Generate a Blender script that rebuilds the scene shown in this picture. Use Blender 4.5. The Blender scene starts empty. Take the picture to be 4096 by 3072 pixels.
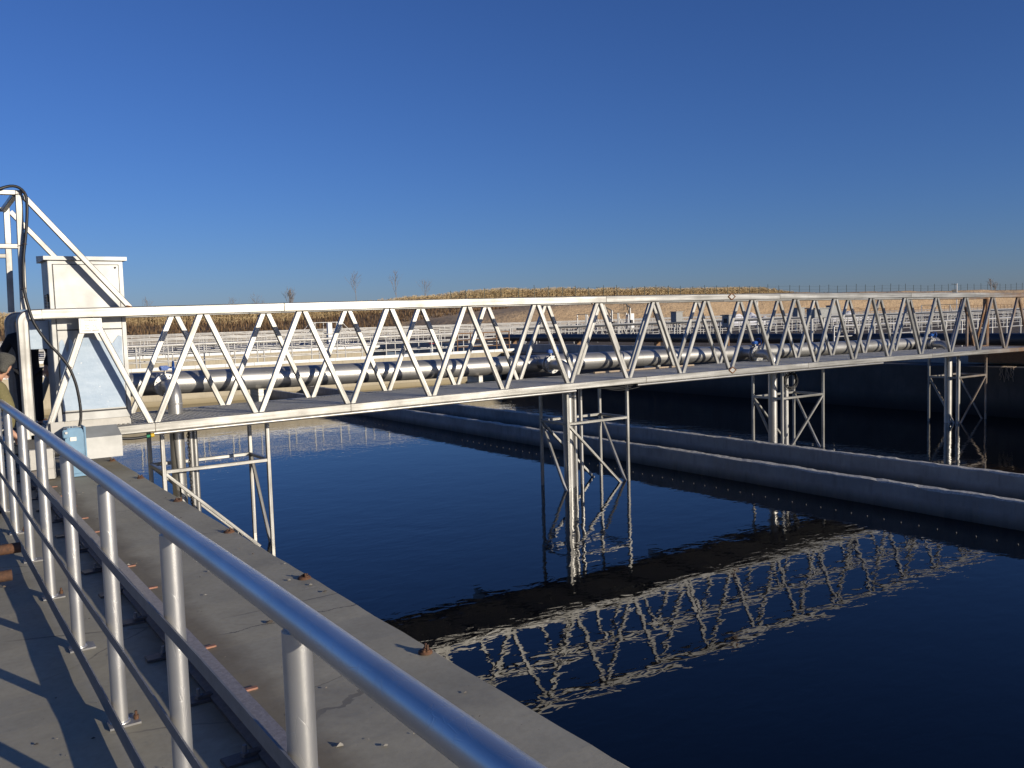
import bpy, bmesh, math, random
from math import sin, cos, pi, radians, hypot, atan2
from mathutils import Vector, Matrix, noise

random.seed(7)
S = bpy.context.scene
C = S.collection

# ------------------------------------------------------------------ camera
F_PX, W_PX = 3491.2258592, 4096.0
RX = Vector((0.82185685, -0.06724578, 0.56571134))
RY = Vector((-0.5689347, -0.04562767, 0.82111597))
RZ = Vector((-0.02940449, -0.99669259, -0.07575787))
EYE = 1.7
cam_d = bpy.data.cameras.new('camera')
cam = bpy.data.objects.new('camera', cam_d)
C.objects.link(cam)
m = Matrix(((RX[0], -RX[1], -RX[2], 0), (RY[0], -RY[1], -RY[2], 0), (RZ[0], -RZ[1], -RZ[2], EYE), (0, 0, 0, 1)))
cam.matrix_world = m
cam_d.sensor_fit = 'HORIZONTAL'
cam_d.sensor_width = 36.0
cam_d.lens = F_PX / W_PX * 36.0
cam_d.clip_start = 0.05
cam_d.clip_end = 6000
S.camera = cam

# ------------------------------------------------------------------ light
SUN = Vector((0.38, -1.0, 0.235)).normalized()
W = bpy.data.worlds.new('World')
S.world = W
W.use_nodes = True
wn = W.node_tree.nodes
bg = wn['Background']
sky = wn.new('ShaderNodeTexSky')
sky.sky_type = 'NISHITA'
sky.sun_disc = False
sky.sun_elevation = math.asin(SUN.z)
sky.sun_rotation = atan2(SUN.x, SUN.y)
sky.altitude = 200
sky.air_density = 1.0
sky.dust_density = 0.2
sky.ozone_density = 6.0
wb = wn.new('ShaderNodeMix')          # even white balance of the whole sky
wb.data_type = 'RGBA'
wb.blend_type = 'MULTIPLY'
wb.inputs[0].default_value = 1.0
wb.inputs[7].default_value = (0.73, 0.725, 0.98, 1)
W.node_tree.links.new(sky.outputs[0], wb.inputs[6])
W.node_tree.links.new(wb.outputs[2], bg.inputs[0])
bg.inputs[1].default_value = 0.104
sun_d = bpy.data.lights.new('sun', 'SUN')
sun_d.energy = 4.7
sun_d.angle = radians(0.5)
sun_d.color = (1.0, 0.91, 0.77)
sun = bpy.data.objects.new('sun', sun_d)
C.objects.link(sun)
sun.rotation_euler = SUN.to_track_quat('Z', 'Y').to_euler()
sun.location = (20, -40, 30)
vs = S.view_settings
vs.view_transform = 'Standard'
vs.look = 'None'
vs.exposure = 0.0
vs.gamma = 1.0
vs.use_curve_mapping = False

# ------------------------------------------------------------------ materials
class NT:
    def __init__(s, name):
        s.m = bpy.data.materials.new(name)
        s.m.use_nodes = True
        s.t = s.m.node_tree
        s.b = s.t.nodes['Principled BSDF']
    def n(s, typ, **kw):
        x = s.t.nodes.new(typ)
        for k, v in kw.items():
            setattr(x, k, v)
        return x
    def l(s, a, b):
        s.t.links.new(a, b)
    def coord(s, kind='Object'):
        if not hasattr(s, '_tc'):
            s._tc = s.n('ShaderNodeTexCoord')
        return s._tc.outputs[kind]
    def mapped(s, scale, kind='Object'):
        mp = s.n('ShaderNodeMapping')
        mp.inputs['Scale'].default_value = scale
        s.l(s.coord(kind), mp.inputs['Vector'])
        return mp.outputs[0]
    def noise(s, vec, scale, detail=4, rough=0.55, dist=0.0):
        x = s.n('ShaderNodeTexNoise')
        x.inputs['Scale'].default_value = scale
        x.inputs['Detail'].default_value = detail
        x.inputs['Roughness'].default_value = rough
        x.inputs['Distortion'].default_value = dist
        s.l(vec, x.inputs['Vector'])
        return x.outputs[0]
    def ramp(s, fac, stops):
        x = s.n('ShaderNodeValToRGB')
        cr = x.color_ramp
        while len(cr.elements) < len(stops):
            cr.elements.new(0.5)
        for e, (p, c) in zip(cr.elements, stops):
            e.position = p
            e.color = (c, c, c, 1) if isinstance(c, (int, float)) else (*c, 1)
        s.l(fac, x.inputs[0])
        return x.outputs[0]
    def mix(s, fac, a, b, blend='MIX'):
        x = s.n('ShaderNodeMix')
        x.data_type = 'RGBA'
        x.blend_type = blend
        for sock, v in ((x.inputs[0], fac), (x.inputs[6], a), (x.inputs[7], b)):
            if isinstance(v, (int, float)):
                sock.default_value = v
            elif isinstance(v, tuple):
                sock.default_value = (*v, 1)
            else:
                s.l(v, sock)
        return x.outputs[2]
    def math(s, op, a, b=0.0, clamp=False):
        x = s.n('ShaderNodeMath', operation=op, use_clamp=clamp)
        for sock, v in ((x.inputs[0], a), (x.inputs[1], b)):
            if isinstance(v, (int, float)):
                sock.default_value = v
            else:
                s.l(v, sock)
        return x.outputs[0]
    def bump(s, h, strength=0.3, dist=0.01):
        x = s.n('ShaderNodeBump')
        x.inputs['Strength'].default_value = strength
        x.inputs['Distance'].default_value = dist
        s.l(h, x.inputs['Height'])
        s.l(x.outputs[0], s.b.inputs['Normal'])
    def col(s, v):
        if isinstance(v, tuple):
            s.b.inputs['Base Color'].default_value = (*v, 1)
        else:
            s.l(v, s.b.inputs['Base Color'])
    def set(s, **kw):
        for k, v in kw.items():
            sock = s.b.inputs[{'rough': 'Roughness', 'metal': 'Metallic', 'ior': 'IOR', 'spec': 'Specular IOR Level'}[k]]
            if isinstance(v, (int, float)):
                sock.default_value = v
            else:
                s.l(v, sock)

M = {}

def steel(name, c_hi, c_lo, metal, r0, r1, rust_x=None, streak=70):
    t = NT(name)
    uv = t.mapped((0.7, streak, 1), 'UV')
    st = t.noise(uv, 1.0, 3, 0.6)
    big = t.noise(t.coord(), 2.3, 4, 0.6)
    c = t.mix(t.ramp(st, [(0.3, 0.0), (0.75, 1.0)]), c_lo, c_hi)
    c = t.mix(t.ramp(big, [(0.42, 0.0), (0.72, 0.6)]), c, tuple(0.62 * v for v in c_lo))
    if rust_x is not None:
        sep = t.n('ShaderNodeSeparateXYZ')
        t.l(t.coord(), sep.inputs[0])
        f = t.ramp(t.math('MULTIPLY', t.math('SUBTRACT', sep.outputs[0], rust_x), 0.35, True), [(0, 0.0), (1, 1.0)])
        f = t.mix(1.0, f, t.ramp(big, [(0.3, 0.35), (0.6, 0.9)]), 'MULTIPLY')
        c = t.mix(f, c, (0.27, 0.13, 0.045))
    t.col(c)
    t.set(metal=metal, rough=t.ramp(t.mix(0.5, st, big), [(0.3, r0), (0.7, r1)]))
    t.bump(st, 0.08, 0.002)
    return t.m

M['truss'] = steel('brushed_stainless_tube', (0.60, 0.585, 0.545), (0.23, 0.22, 0.195), 0.72, 0.34, 0.50, 22.3, 26)
M['pipe'] = steel('stainless_pipe', (0.56, 0.545, 0.51), (0.40, 0.385, 0.355), 0.76, 0.36, 0.48, None, 16)
M['silver'] = steel('silver_painted_tube', (0.72, 0.71, 0.68), (0.62, 0.60, 0.57), 0.82, 0.30, 0.40, None, 8)
M['farrail'] = steel('far_railing_tube', (0.64, 0.62, 0.57), (0.50, 0.48, 0.44), 0.45, 0.35, 0.5, None, 5)
M['sheet'] = steel('stainless_sheet', (0.47, 0.465, 0.44), (0.38, 0.375, 0.35), 0.45, 0.42, 0.54, None, 6)

def crackle_silver():
    t = NT('crackled_silver_paint')
    v = t.n('ShaderNodeTexVoronoi', feature='DISTANCE_TO_EDGE')
    v.inputs['Scale'].default_value = 38
    t.l(t.mapped((1, 1, 0.45)), v.inputs['Vector'])
    edge = t.ramp(v.outputs['Distance'], [(0.0, 0.0), (0.03, 1.0)])
    msk = t.ramp(t.noise(t.coord(), 7, 2), [(0.5, 0.0), (0.56, 1.0)])
    e = t.mix(msk, (1, 1, 1), edge)
    fine = t.noise(t.coord(), 160, 3)
    h = t.mix(0.25, e, fine)
    t.col(t.mix(t.ramp(t.noise(t.coord(), 5, 5), [(0.3, 0), (0.8, 1)]), (0.68, 0.67, 0.65), (0.55, 0.54, 0.52)))
    t.set(metal=0.8, rough=0.38)
    t.bump(h, 0.2, 0.0025)
    return t.m
M['post'] = crackle_silver()

def rust(name='rusty_steel', a=(0.155, 0.072, 0.034), b=(0.07, 0.038, 0.025)):
    t = NT(name)
    n1 = t.noise(t.coord(), 35, 6, 0.7)
    t.col(t.mix(t.ramp(n1, [(0.35, 0), (0.65, 1)]), b, a))
    t.set(rough=0.85, metal=0.1)
    t.bump(n1, 0.6, 0.004)
    return t.m
M['rust'] = rust()
M['rustlight'] = rust('weathered_brown_steel', (0.33, 0.19, 0.09), (0.17, 0.10, 0.06))

def plain(name, c, rough=0.6, metal=0.0, var=0.18, sc=12, bump=0.1):
    t = NT(name)
    n1 = t.noise(t.coord(), sc, 5, 0.6)
    t.col(t.mix(t.ramp(n1, [(0.3, 0), (0.75, 1)]), tuple(v * (1 - var) for v in c), tuple(min(1, v * (1 + var)) for v in c)))
    t.set(rough=rough, metal=metal)
    if bump:
        t.bump(n1, bump, 0.004)
    return t.m
M['black'] = plain('black_rubber', (0.012, 0.012, 0.013), 0.5)
M['dark'] = plain('dark_steel', (0.045, 0.043, 0.042), 0.6, 0.3)
M['blackpipe'] = plain('black_coated_pipe', (0.035, 0.038, 0.043), 0.42, 0.0, 0.25, 3)
M['blue'] = plain('blue_machine_paint', (0.16, 0.30, 0.42), 0.42, 0.0, 0.14, 9)
M['bluevalve'] = plain('bright_blue_paint', (0.012, 0.085, 0.34), 0.35)
M['film'] = None
M['white'] = plain('white_paint', (0.80, 0.79, 0.75), 0.55, 0, 0.06, 8)
M['offwhite'] = plain('pale_grey_paint', (0.50, 0.475, 0.42), 0.55, 0, 0.1, 10)
M['red'] = plain('red_paint', (0.45, 0.035, 0.03), 0.45)
M['pad'] = plain('pink_rubber_pad', (0.33, 0.16, 0.105), 0.8, 0, 0.2, 40)
M['yellow'] = plain('yellow_tape', (0.65, 0.42, 0.02), 0.6)
M['green'] = plain('green_tape', (0.02, 0.22, 0.10), 0.6)
M['greybox'] = plain('grey_cabinet_paint', (0.30, 0.30, 0.28), 0.5)
M['rail'] = plain('crane_rail_steel', (0.13, 0.115, 0.105), 0.55, 0.35, 0.25, 30, 0.4)
M['railhead'] = plain('worn_rail_head', (0.34, 0.29, 0.25), 0.45, 0.5, 0.25, 60, 0.3)
M['timber'] = plain('weathered_timber', (0.38, 0.29, 0.20), 0.8, 0, 0.2, 25, 0.3)
M['grating'] = plain('grey_grating', (0.68, 0.65, 0.57), 0.75, 0, 0.15, 6, 0.0)
M['rustweld'] = rust('rust_stained_weld', (0.30, 0.135, 0.05), (0.13, 0.06, 0.03))
M['weldgrey'] = plain('grey_weld_metal', (0.16, 0.145, 0.12), 0.6, 0.4, 0.3, 60)
M['zinc'] = plain('flat_bar_grey_paint', (0.24, 0.235, 0.23), 0.5, 0.4, 0.15, 20, 0.15)
M['sack'] = plain('white_plastic_sheet', (0.72, 0.71, 0.72), 0.5, 0, 0.08, 2)
M['ink'] = plain('black_print', (0.03, 0.03, 0.03), 0.7, 0, 0, 5, 0)
M['plate'] = plain('etched_plate', (0.62, 0.60, 0.54), 0.4, 0.3, 0.05, 20, 0)

def film():
    t = NT('pale_blue_protective_film')
    n1 = t.noise(t.coord(), 9, 6, 0.65)
    n2 = t.noise(t.mapped((1, 1, 3.0)), 5, 3)
    pw = t.ramp(t.noise(t.coord(), 26, 4, 0.7), [(0.66, 0), (0.70, 1)])
    c = t.mix(t.ramp(n2, [(0.35, 0), (0.7, 1)]), (0.36, 0.45, 0.54), (0.44, 0.525, 0.605))
    c = t.mix(pw, c, (0.70, 0.71, 0.71))
    t.col(c)
    t.set(rough=0.5)
    t.bump(n1, 0.35, 0.012)
    return t.m
M['film'] = film()

def deck_concrete():
    t = NT('grey_painted_concrete')
    n1 = t.noise(t.coord(), 1.6, 8, 0.62)
    n2 = t.noise(t.coord(), 26, 6, 0.6)
    sp = t.noise(t.coord(), 75, 3, 0.5)
    c = t.mix(t.ramp(n1, [(0.3, 0), (0.72, 1)]), (0.30, 0.272, 0.195), (0.42, 0.382, 0.278))
    c = t.mix(t.ramp(n2, [(0.45, 0), (0.8, 0.35)]), c, (0.24, 0.21, 0.16))
    c = t.mix(t.ramp(sp, [(0.72, 0.0), (0.76, 0.8)]), c, (0.06, 0.052, 0.045))
    # straight pour joints, plus wandering hairline cracks
    sep = t.n('ShaderNodeSeparateXYZ')
    t.l(t.coord(), sep.inputs[0])
    wob = t.math('MULTIPLY', t.math('SUBTRACT', t.noise(t.coord(), 3.5, 6, 0.65), 0.5), 0.16)
    yy = t.math('ADD', t.math('ADD', sep.outputs[1], wob), -4.82 + 39.0)
    fr = t.math('ABSOLUTE', t.math('SUBTRACT', t.math('FRACT', t.math('ADD', t.math('DIVIDE', yy, 3.9), 0.5)), 0.5))
    side = t.math('GREATER_THAN', sep.outputs[0], 1.3)
    brk = t.ramp(t.noise(t.coord(), 2.2, 2), [(0.42, 0.0), (0.50, 1.0)])
    crack = t.math('MULTIPLY', t.math('MULTIPLY', t.math('LESS_THAN', fr, 0.0013), side), brk)
    vor = t.n('ShaderNodeTexVoronoi', feature='DISTANCE_TO_EDGE')
    vor.inputs['Scale'].default_value = 0.8
    t.l(t.mix(0.12, t.coord(), t.noise(t.coord(), 4, 4)), vor.inputs['Vector'])
    hair = t.math('MULTIPLY', t.math('LESS_THAN', vor.outputs['Distance'], 0.004), t.ramp(t.noise(t.coord(), 1.1, 2), [(0.5, 0.0), (0.58, 0.7)]))
    ck = t.math('MAXIMUM', crack, hair)
    c = t.mix(t.math('MULTIPLY', ck, 0.75), c, (0.055, 0.05, 0.045))
    # bare, paler patches where the paint has gone
    bare = t.ramp(t.noise(t.coord(), 2.7, 7, 0.7), [(0.655, 0.0), (0.675, 0.7)])
    c = t.mix(bare, c, (0.46, 0.40, 0.30))
    # oily brown dirt that collects along the crane rail
    dx = t.math('ABSOLUTE', t.math('SUBTRACT', sep.outputs[0], 1.16))
    near = t.ramp(t.math('ADD', t.math('MULTIPLY', dx, 2.6), t.math('MULTIPLY', t.math('SUBTRACT', n1, 0.5), 0.9)), [(0.25, 0.62), (0.62, 0.0)])
    c = t.mix(near, c, (0.13, 0.10, 0.06))
    blot = t.ramp(t.noise(t.coord(), 0.9, 6, 0.7, 0.6), [(0.56, 0.0), (0.70, 0.5)])
    c = t.mix(blot, c, (0.20, 0.185, 0.15))
    t.col(c)
    t.set(rough=t.ramp(n2, [(0.3, 0.62), (0.7, 0.8)]))
    h = t.math('SUBTRACT', t.math('ADD', t.math('MULTIPLY', n1, 0.6), t.math('MULTIPLY', n2, 0.35)), ck)
    t.bump(h, 0.45, 0.006)
    return t.m
M['deck'] = deck_concrete()

def wall_concrete(name, c0, c1, stain, zw, zs):
    t = NT(name)
    n1 = t.noise(t.coord(), 1.1, 7, 0.65)
    n2 = t.noise(t.mapped((3.0, 3.0, 0.35)), 3, 5, 0.6)
    n3 = t.noise(t.coord(), 40, 5, 0.6)
    c = t.mix(t.ramp(n1, [(0.3, 0), (0.72, 1)]), c0, c1)
    c = t.mix(t.ramp(n2, [(0.5, 0), (0.8, 0.55)]), c, tuple(v * 0.6 for v in c0))
    sep = t.n('ShaderNodeSeparateXYZ')
    t.l(t.coord(), sep.inputs[0])
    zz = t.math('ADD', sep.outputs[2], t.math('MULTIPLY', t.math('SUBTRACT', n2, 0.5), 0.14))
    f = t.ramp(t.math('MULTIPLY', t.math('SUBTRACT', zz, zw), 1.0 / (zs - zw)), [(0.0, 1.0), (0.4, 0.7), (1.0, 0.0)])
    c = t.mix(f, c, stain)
    t.col(c)
    t.set(rough=0.82)
    t.bump(t.math('ADD', n3, n1), 0.5, 0.006)
    return t.m
M['wall'] = wall_concrete('tank_wall_concrete', (0.26, 0.255, 0.232), (0.43, 0.42, 0.385), (0.07, 0.07, 0.058), -1.44, -1.22)
M['shadewall'] = wall_concrete('shade_dark_wall_concrete', (0.055, 0.05, 0.043), (0.10, 0.092, 0.08), (0.012, 0.012, 0.01), -1.42, -0.9)  # side wall's shade put into a near-black base colour, plus a waterline stain
M['walltop'] = plain('sunlit_spalled_concrete', (0.50, 0.47, 0.40), 0.9, 0, 0.35, 28, 1.0)  # sunlight on the trough wall tops put into a paler colour, over chipped relief
M['tanwall'] = wall_concrete('tan_wall_concrete', (0.40, 0.34, 0.235), (0.50, 0.43, 0.30), (0.27, 0.215, 0.12), -1.42, -1.12)

def water():
    t = NT('dark_tank_water')
    t.col((0.0012, 0.002, 0.004))
    t.set(rough=0.015, ior=1.333)
    v = t.mapped((1.0, 1.0, 1.0))
    mp = t.n('ShaderNodeMapping')          # light breeze: crests lie across the wind
    mp.inputs['Rotation'].default_value = (0, 0, radians(34))
    mp.inputs['Scale'].default_value = (0.55, 1.0, 1.0)
    t.l(t.coord(), mp.inputs['Vector'])
    a = t.noise(v, 1.4, 1, 0.5, 0.3)
    b = t.noise(mp.outputs[0], 8.0, 2, 0.45, 0.4)
    far = t.noise(v, 0.09, 2)
    wind = t.ramp(far, [(0.35, 0.75), (0.7, 1.5)])
    h = t.math('MULTIPLY', t.math('ADD', t.math('MULTIPLY', a, 0.0036), t.math('MULTIPLY', b, 0.0017)), wind)
    t.bump(h, 1.0, 1.0)
    return t.m
M['water'] = water()

def earth(name, c0, c1, sc=0.5, bs=0.8, bd=0.25):
    t = NT(name)
    n1 = t.noise(t.coord(), sc, 9, 0.65)
    n2 = t.noise(t.coord(), sc * 9, 6, 0.65)
    t.col(t.mix(t.ramp(t.mix(0.4, n1, n2), [(0.35, 0), (0.68, 1)]), c0, c1))
    t.set(rough=0.95)
    t.bump(t.math('ADD', n1, t.math('MULTIPLY', n2, 0.3)), bs, bd)
    return t.m
M['sand'] = earth('sandy_cut_bank', (0.42, 0.285, 0.155), (0.54, 0.385, 0.225), 0.25, 0.9, 0.8)
M['scrub'] = earth('brown_scrub_ground', (0.085, 0.052, 0.028), (0.20, 0.125, 0.062), 0.8)
M['field'] = earth('stubble_field', (0.20, 0.14, 0.075), (0.30, 0.22, 0.12), 0.3)
M['dirt'] = earth('bare_dirt', (0.065, 0.045, 0.03), (0.14, 0.10, 0.064), 0.4)
M['mud'] = earth('wet_channel_silt', (0.03, 0.026, 0.02), (0.11, 0.088, 0.06), 2.0, 0.8, 0.05)

def blades(name, cols):
    t = NT(name)
    oi = t.n('ShaderNodeNewGeometry')
    r = oi.outputs['Random Per Island']
    st = [(i / (len(cols) - 1), c) for i, c in enumerate(cols)]
    t.col(t.ramp(r, st))
    t.set(rough=0.8)
    return t.m
M['corn'] = blades('dry_corn_leaves', [(0.30, 0.20, 0.085), (0.46, 0.33, 0.16), (0.56, 0.43, 0.23), (0.24, 0.15, 0.07)])
M['grass'] = blades('dead_brown_grass', [(0.10, 0.055, 0.026), (0.23, 0.13, 0.06), (0.32, 0.20, 0.095), (0.13, 0.10, 0.05)])
M['bark'] = plain('grey_brown_twigs', (0.27, 0.225, 0.19), 0.9)
M['fencegreen'] = plain('dark_green_post', (0.03, 0.05, 0.045), 0.6)

# ------------------------------------------------------------------ mesh builder
class MB:
    def __init__(s):
        s.v, s.f, s.uv, s.sm, s.mi = [], [], [], [], []
        s.cur = 0
    def face(s, idx, uv=None, smooth=False):
        s.f.append(idx)
        s.uv.append(uv or [(s.v[i][0] + s.v[i][1], s.v[i][2]) for i in idx])
        s.sm.append(smooth)
        s.mi.append(s.cur)
    def box(s, x0, x1, y0, y1, z0, z1, bev=0.0):
        if bev <= 0:
            b = len(s.v)
            s.v += [(x, y, z) for z in (z0, z1) for y in (y0, y1) for x in (x0, x1)]
            for q in ((0, 2, 3, 1), (4, 5, 7, 6), (0, 1, 5, 4), (2, 6, 7, 3), (0, 4, 6, 2), (1, 3, 7, 5)):
                s.face([b + i for i in q])
        else:
            bm = bmesh.new()
            bmesh.ops.create_cube(bm, size=1.0)
            for v in bm.verts:
                v.co = ((x0 + x1) / 2 + v.co.x * (x1 - x0), (y0 + y1) / 2 + v.co.y * (y1 - y0), (z0 + z1) / 2 + v.co.z * (z1 - z0))
            bmesh.ops.bevel(bm, geom=bm.edges[:], offset=bev, segments=2, affect='EDGES')
            s.bm(bm)
        return s
    def bm(s, bm, smooth=False):
        b = len(s.v)
        bm.verts.index_update()
        s.v += [tuple(v.co) for v in bm.verts]
        for f in bm.faces:
            s.face([b + v.index for v in f.verts], None, smooth)
        bm.free()
    def sweep(s, pts, prof, side, closed_ends=True, smooth=False, miter=True):
        """prof: list of (a,b) in the frame (across, side); side: vector roughly normal to the path"""
        pts = [Vector(p) for p in pts]
        n = len(pts)
        k = len(prof)
        b0 = len(s.v)
        per = [0.0]
        for i in range(k):
            a, c = prof[i], prof[(i + 1) % k]
            per.append(per[-1] + hypot(a[0] - c[0], a[1] - c[1]))
        L = 0.0
        Ls = []
        for i in range(n):
            if i:
                L += (pts[i] - pts[i - 1]).length
            Ls.append(L)
            t = (pts[min(i + 1, n - 1)] - pts[max(i - 1, 0)]).normalized()
            sd = Vector(side) - t * t.dot(Vector(side))
            if sd.length < 1e-4:
                sd = t.orthogonal()
            sd.normalize()
            ac = sd.cross(t).normalized()
            for a, c in prof:
                s.v.append(tuple(pts[i] + ac * a + sd * c))
        off = random.random() * 50
        for i in range(n - 1):
            for j in range(k):
                j2 = (j + 1) % k
                s.face([b0 + i * k + j, b0 + i * k + j2, b0 + (i + 1) * k + j2, b0 + (i + 1) * k + j],
                       [(Ls[i] + off, per[j]), (Ls[i] + off, per[j + 1]), (Ls[i + 1] + off, per[j + 1]), (Ls[i + 1] + off, per[j])], smooth)
        if closed_ends:
            s.face([b0 + j for j in reversed(range(k))])
            s.face([b0 + (n - 1) * k + j for j in range(k)])
        return s
    def bar(s, p0, p1, w, d, side=(0, 1, 0), ch=0.006):
        """square tube w across, d along side, with small chamfers"""
        a, b = w / 2, d / 2
        c = min(ch, a * 0.5, b * 0.5)
        if c <= 0:
            pr = [(-a, -b), (a, -b), (a, b), (-a, b)]
        else:
            pr = [(-a + c, -b), (a - c, -b), (a, -b + c), (a, b - c), (a - c, b), (-a + c, b), (-a, b - c), (-a, -b + c)]
        return s.sweep([p0, p1], pr, side)
    def tube(s, pts, r, n=16, side=None, ends=True):
        pts = [Vector(p) for p in pts]
        # parallel transported frame
        t0 = (pts[1] - pts[0]).normalized()
        u = Vector(side) if side else (Vector((0, 0, 1)) if abs(t0.z) < 0.9 else Vector((1, 0, 0)))
        b0 = len(s.v)
        L = 0
        Ls = []
        N = len(pts)
        for i in range(N):
            if i:
                L += (pts[i] - pts[i - 1]).length
            Ls.append(L)
            t = (pts[min(i + 1, N - 1)] - pts[max(i - 1, 0)]).normalized()
            u = u - t * t.dot(u)
            if u.length < 1e-5:
                u = t.orthogonal()
            u.normalize()
            w = t.cross(u)
            rr = r[i] if isinstance(r, (list, tuple)) else r
            for j in range(n):
                a = 2 * pi * j / n
                s.v.append(tuple(pts[i] + u * (rr * cos(a)) + w * (rr * sin(a))))
        r_ = r[0] if isinstance(r, (list, tuple)) else r
        off = random.random() * 50
        for i in range(N - 1):
            for j in range(n):
                j2 = (j + 1) % n
                v0, v1 = 2 * pi * r_ * j / n, 2 * pi * r_ * (j + 1) / n
                s.face([b0 + i * n + j, b0 + i * n + j2, b0 + (i + 1) * n + j2, b0 + (i + 1) * n + j],
                       [(Ls[i] + off, v0), (Ls[i] + off, v1), (Ls[i + 1] + off, v1), (Ls[i + 1] + off, v0)], True)
        if ends:
            # caps get their own vertices so that the wall keeps its round shading
            b1 = len(s.v)
            s.v += s.v[b0:b0 + n]
            s.v += s.v[b0 + (N - 1) * n:b0 + N * n]
            s.face([b1 + j for j in reversed(range(n))])
            s.face([b1 + n + j for j in range(n)])
        return s
    def ring(s, c, axis, R, r, n=24, k=8, squash=None):
        c = Vector(c)
        ax = Vector(axis).normalized()
        u = ax.orthogonal().normalized()
        w = ax.cross(u)
        b0 = len(s.v)
        for i in range(n):
            a = 2 * pi * i / n
            d = u * cos(a) + w * sin(a)
            for j in range(k):
                q = 2 * pi * j / k
                s.v.append(tuple(c + d * (R + r * cos(q)) + ax * (r * sin(q))))
        for i in range(n):
            for j in range(k):
                i2, j2 = (i + 1) % n, (j + 1) % k
                s.face([b0 + i * k + j, b0 + i2 * k + j, b0 + i2 * k + j2, b0 + i * k + j2], None, True)
        return s
    def mesh(s, name, mats):
        me = bpy.data.meshes.new(name)
        me.from_pydata(s.v, [], s.f)
        if not isinstance(mats, (list, tuple)):
            mats = [mats]
        for mt in mats:
            me.materials.append(M[mt] if isinstance(mt, str) else mt)
        ul = me.uv_layers.new(name='UVMap')
        flat = [c for q in s.uv for p in q for c in p]
        ul.data.foreach_set('uv', flat)
        me.polygons.foreach_set('use_smooth', s.sm)
        me.polygons.foreach_set('material_index', s.mi)
        me.update()
        return me
    def build(s, name, mats, parent=None):
        return link(name, s.mesh(name, mats), parent)

def link(name, me, parent=None):
    o = bpy.data.objects.new(name, me)
    C.objects.link(o)
    if parent:
        o.parent = parent
    return o

def inst(src_mesh, name, loc, parent, rz=0.0):
    o = link(name, src_mesh, parent)
    o.location = loc
    o.rotation_euler = (0, 0, rz)
    return o

def thing(name, label, cat, group=None, loc=(0, 0, 0)):
    o = bpy.data.objects.new(name, None)
    o.empty_display_size = 0.2
    C.objects.link(o)
    o.location = loc
    return tag(o, label, cat, group)

def tag(o, label, cat, group=None):
    o['label'] = label
    o['category'] = cat
    if group:
        o['group'] = group
    return o

def struct(o):
    o['kind'] = 'structure'
    return o

def stuff(o):
    o['kind'] = 'stuff'
    return o

def sstep(a, b, x):
    t = max(0.0, min(1.0, (x - a) / (b - a)))
    return t * t * (3 - 2 * t)

def lerp_tab(tab, x):
    if x <= tab[0][0]:
        return tab[0][1]
    for (x0, y0), (x1, y1) in zip(tab, tab[1:]):
        if x <= x1:
            return y0 + (y1 - y0) * (x - x0) / (x1 - x0)
    return tab[-1][1]

# ================================================================== SETTING
WZ = -1.42                 # water level
XE, XF = 2.14, 24.6        # tank width
YA = 36.6                  # end wall

# terrain ------------------------------------------------------------
SAND = [(50, 0.0), (55, 0.15), (57, 0.5), (60, 1.65), (66, 2.35), (74, 2.95), (84, 3.9), (116, 4.6), (400, 4.8)]
def terrain(x, y):
    z = -0.02
    if y > 60:
        hp = 2.1 + 2.5 * sstep(38, 88, x)
        z += hp * sstep(106, 121, y)
        hs = lerp_tab(SAND, x)
        z = max(z, -0.02 + hs * sstep(90, 98.5, y + 1.5 * sin(x * 0.21)))
        amp = 0.25 * sstep(88, 100, y) * (1 - sstep(130, 150, y))
        z += amp * noise.noise(Vector((x * 0.22, y * 0.22, 3.1)))
    return z

def grid_axis(spec):
    out = []
    for a, b, st in spec:
        n = max(1, int(round((b - a) / st)))
        out += [a + (b - a) * i / n for i in range(n)]
    out.append(spec[-1][1])
    return out
gx = grid_axis([(-2500, -300, 550), (-300, -100, 40), (-100, -12, 8), (-12, 25.8, 2.1), (25.8, 180, 2.0), (180, 400, 11), (400, 3500, 600)])
gy = grid_axis([(-2500, -200, 600), (-200, -30, 34), (-30, 53.4, 11.9), (53.4, 86, 6), (86, 128, 1.2), (128, 200, 9), (200, 500, 60), (500, 4000, 700)])
tb = MB()
nx, ny = len(gx), len(gy)
tb.v = [(x, y, terrain(x, y)) for y in gy for x in gx]
for j in range(ny - 1):
    for i in range(nx - 1):
        cx, cy = (gx[i] + gx[i + 1]) / 2, (gy[j] + gy[j + 1]) / 2
        if -12 < cx < 25.8 and -30 < cy < 53.4:
            continue
        if cy > 121:
            k = 2
        elif cy > 88 and cx > 54 and lerp_tab(SAND, cx) * sstep(90, 98.5, cy) + 0.12 > (2.1 + 2.5 * sstep(38, 88, cx)) * sstep(106, 121, cy) - 0.3:
            k = 0
        elif cy > 88:
            k = 1
        else:
            k = 3
        tb.cur = k
        tb.face([j * nx + i, j * nx + i + 1, (j + 1) * nx + i + 1, (j + 1) * nx + i], None, True)
struct(tb.build('ground', ['sand', 'scrub', 'field', 'dirt']))

# water ---------------------------------------------------------------
wb = MB()
wb.v = [(XE - 0.05, -29.5, WZ), (12.45, -29.5, WZ), (12.45, YA + 0.05, WZ), (XE - 0.05, YA + 0.05, WZ),
        (14.3, -29.5, WZ), (XF + 0.05, -29.5, WZ), (XF + 0.05, YA + 0.05, WZ), (14.3, YA + 0.05, WZ),
        (XE - 0.05, 38.3, WZ), (XF + 0.05, 38.3, WZ), (XF + 0.05, 52.3, WZ), (XE - 0.05, 52.3, WZ)]
for q in ((0, 1, 2, 3), (4, 5, 6, 7), (8, 9, 10, 11)):
    wb.face(list(q))
struct(wb.build('water', 'water'))

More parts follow.
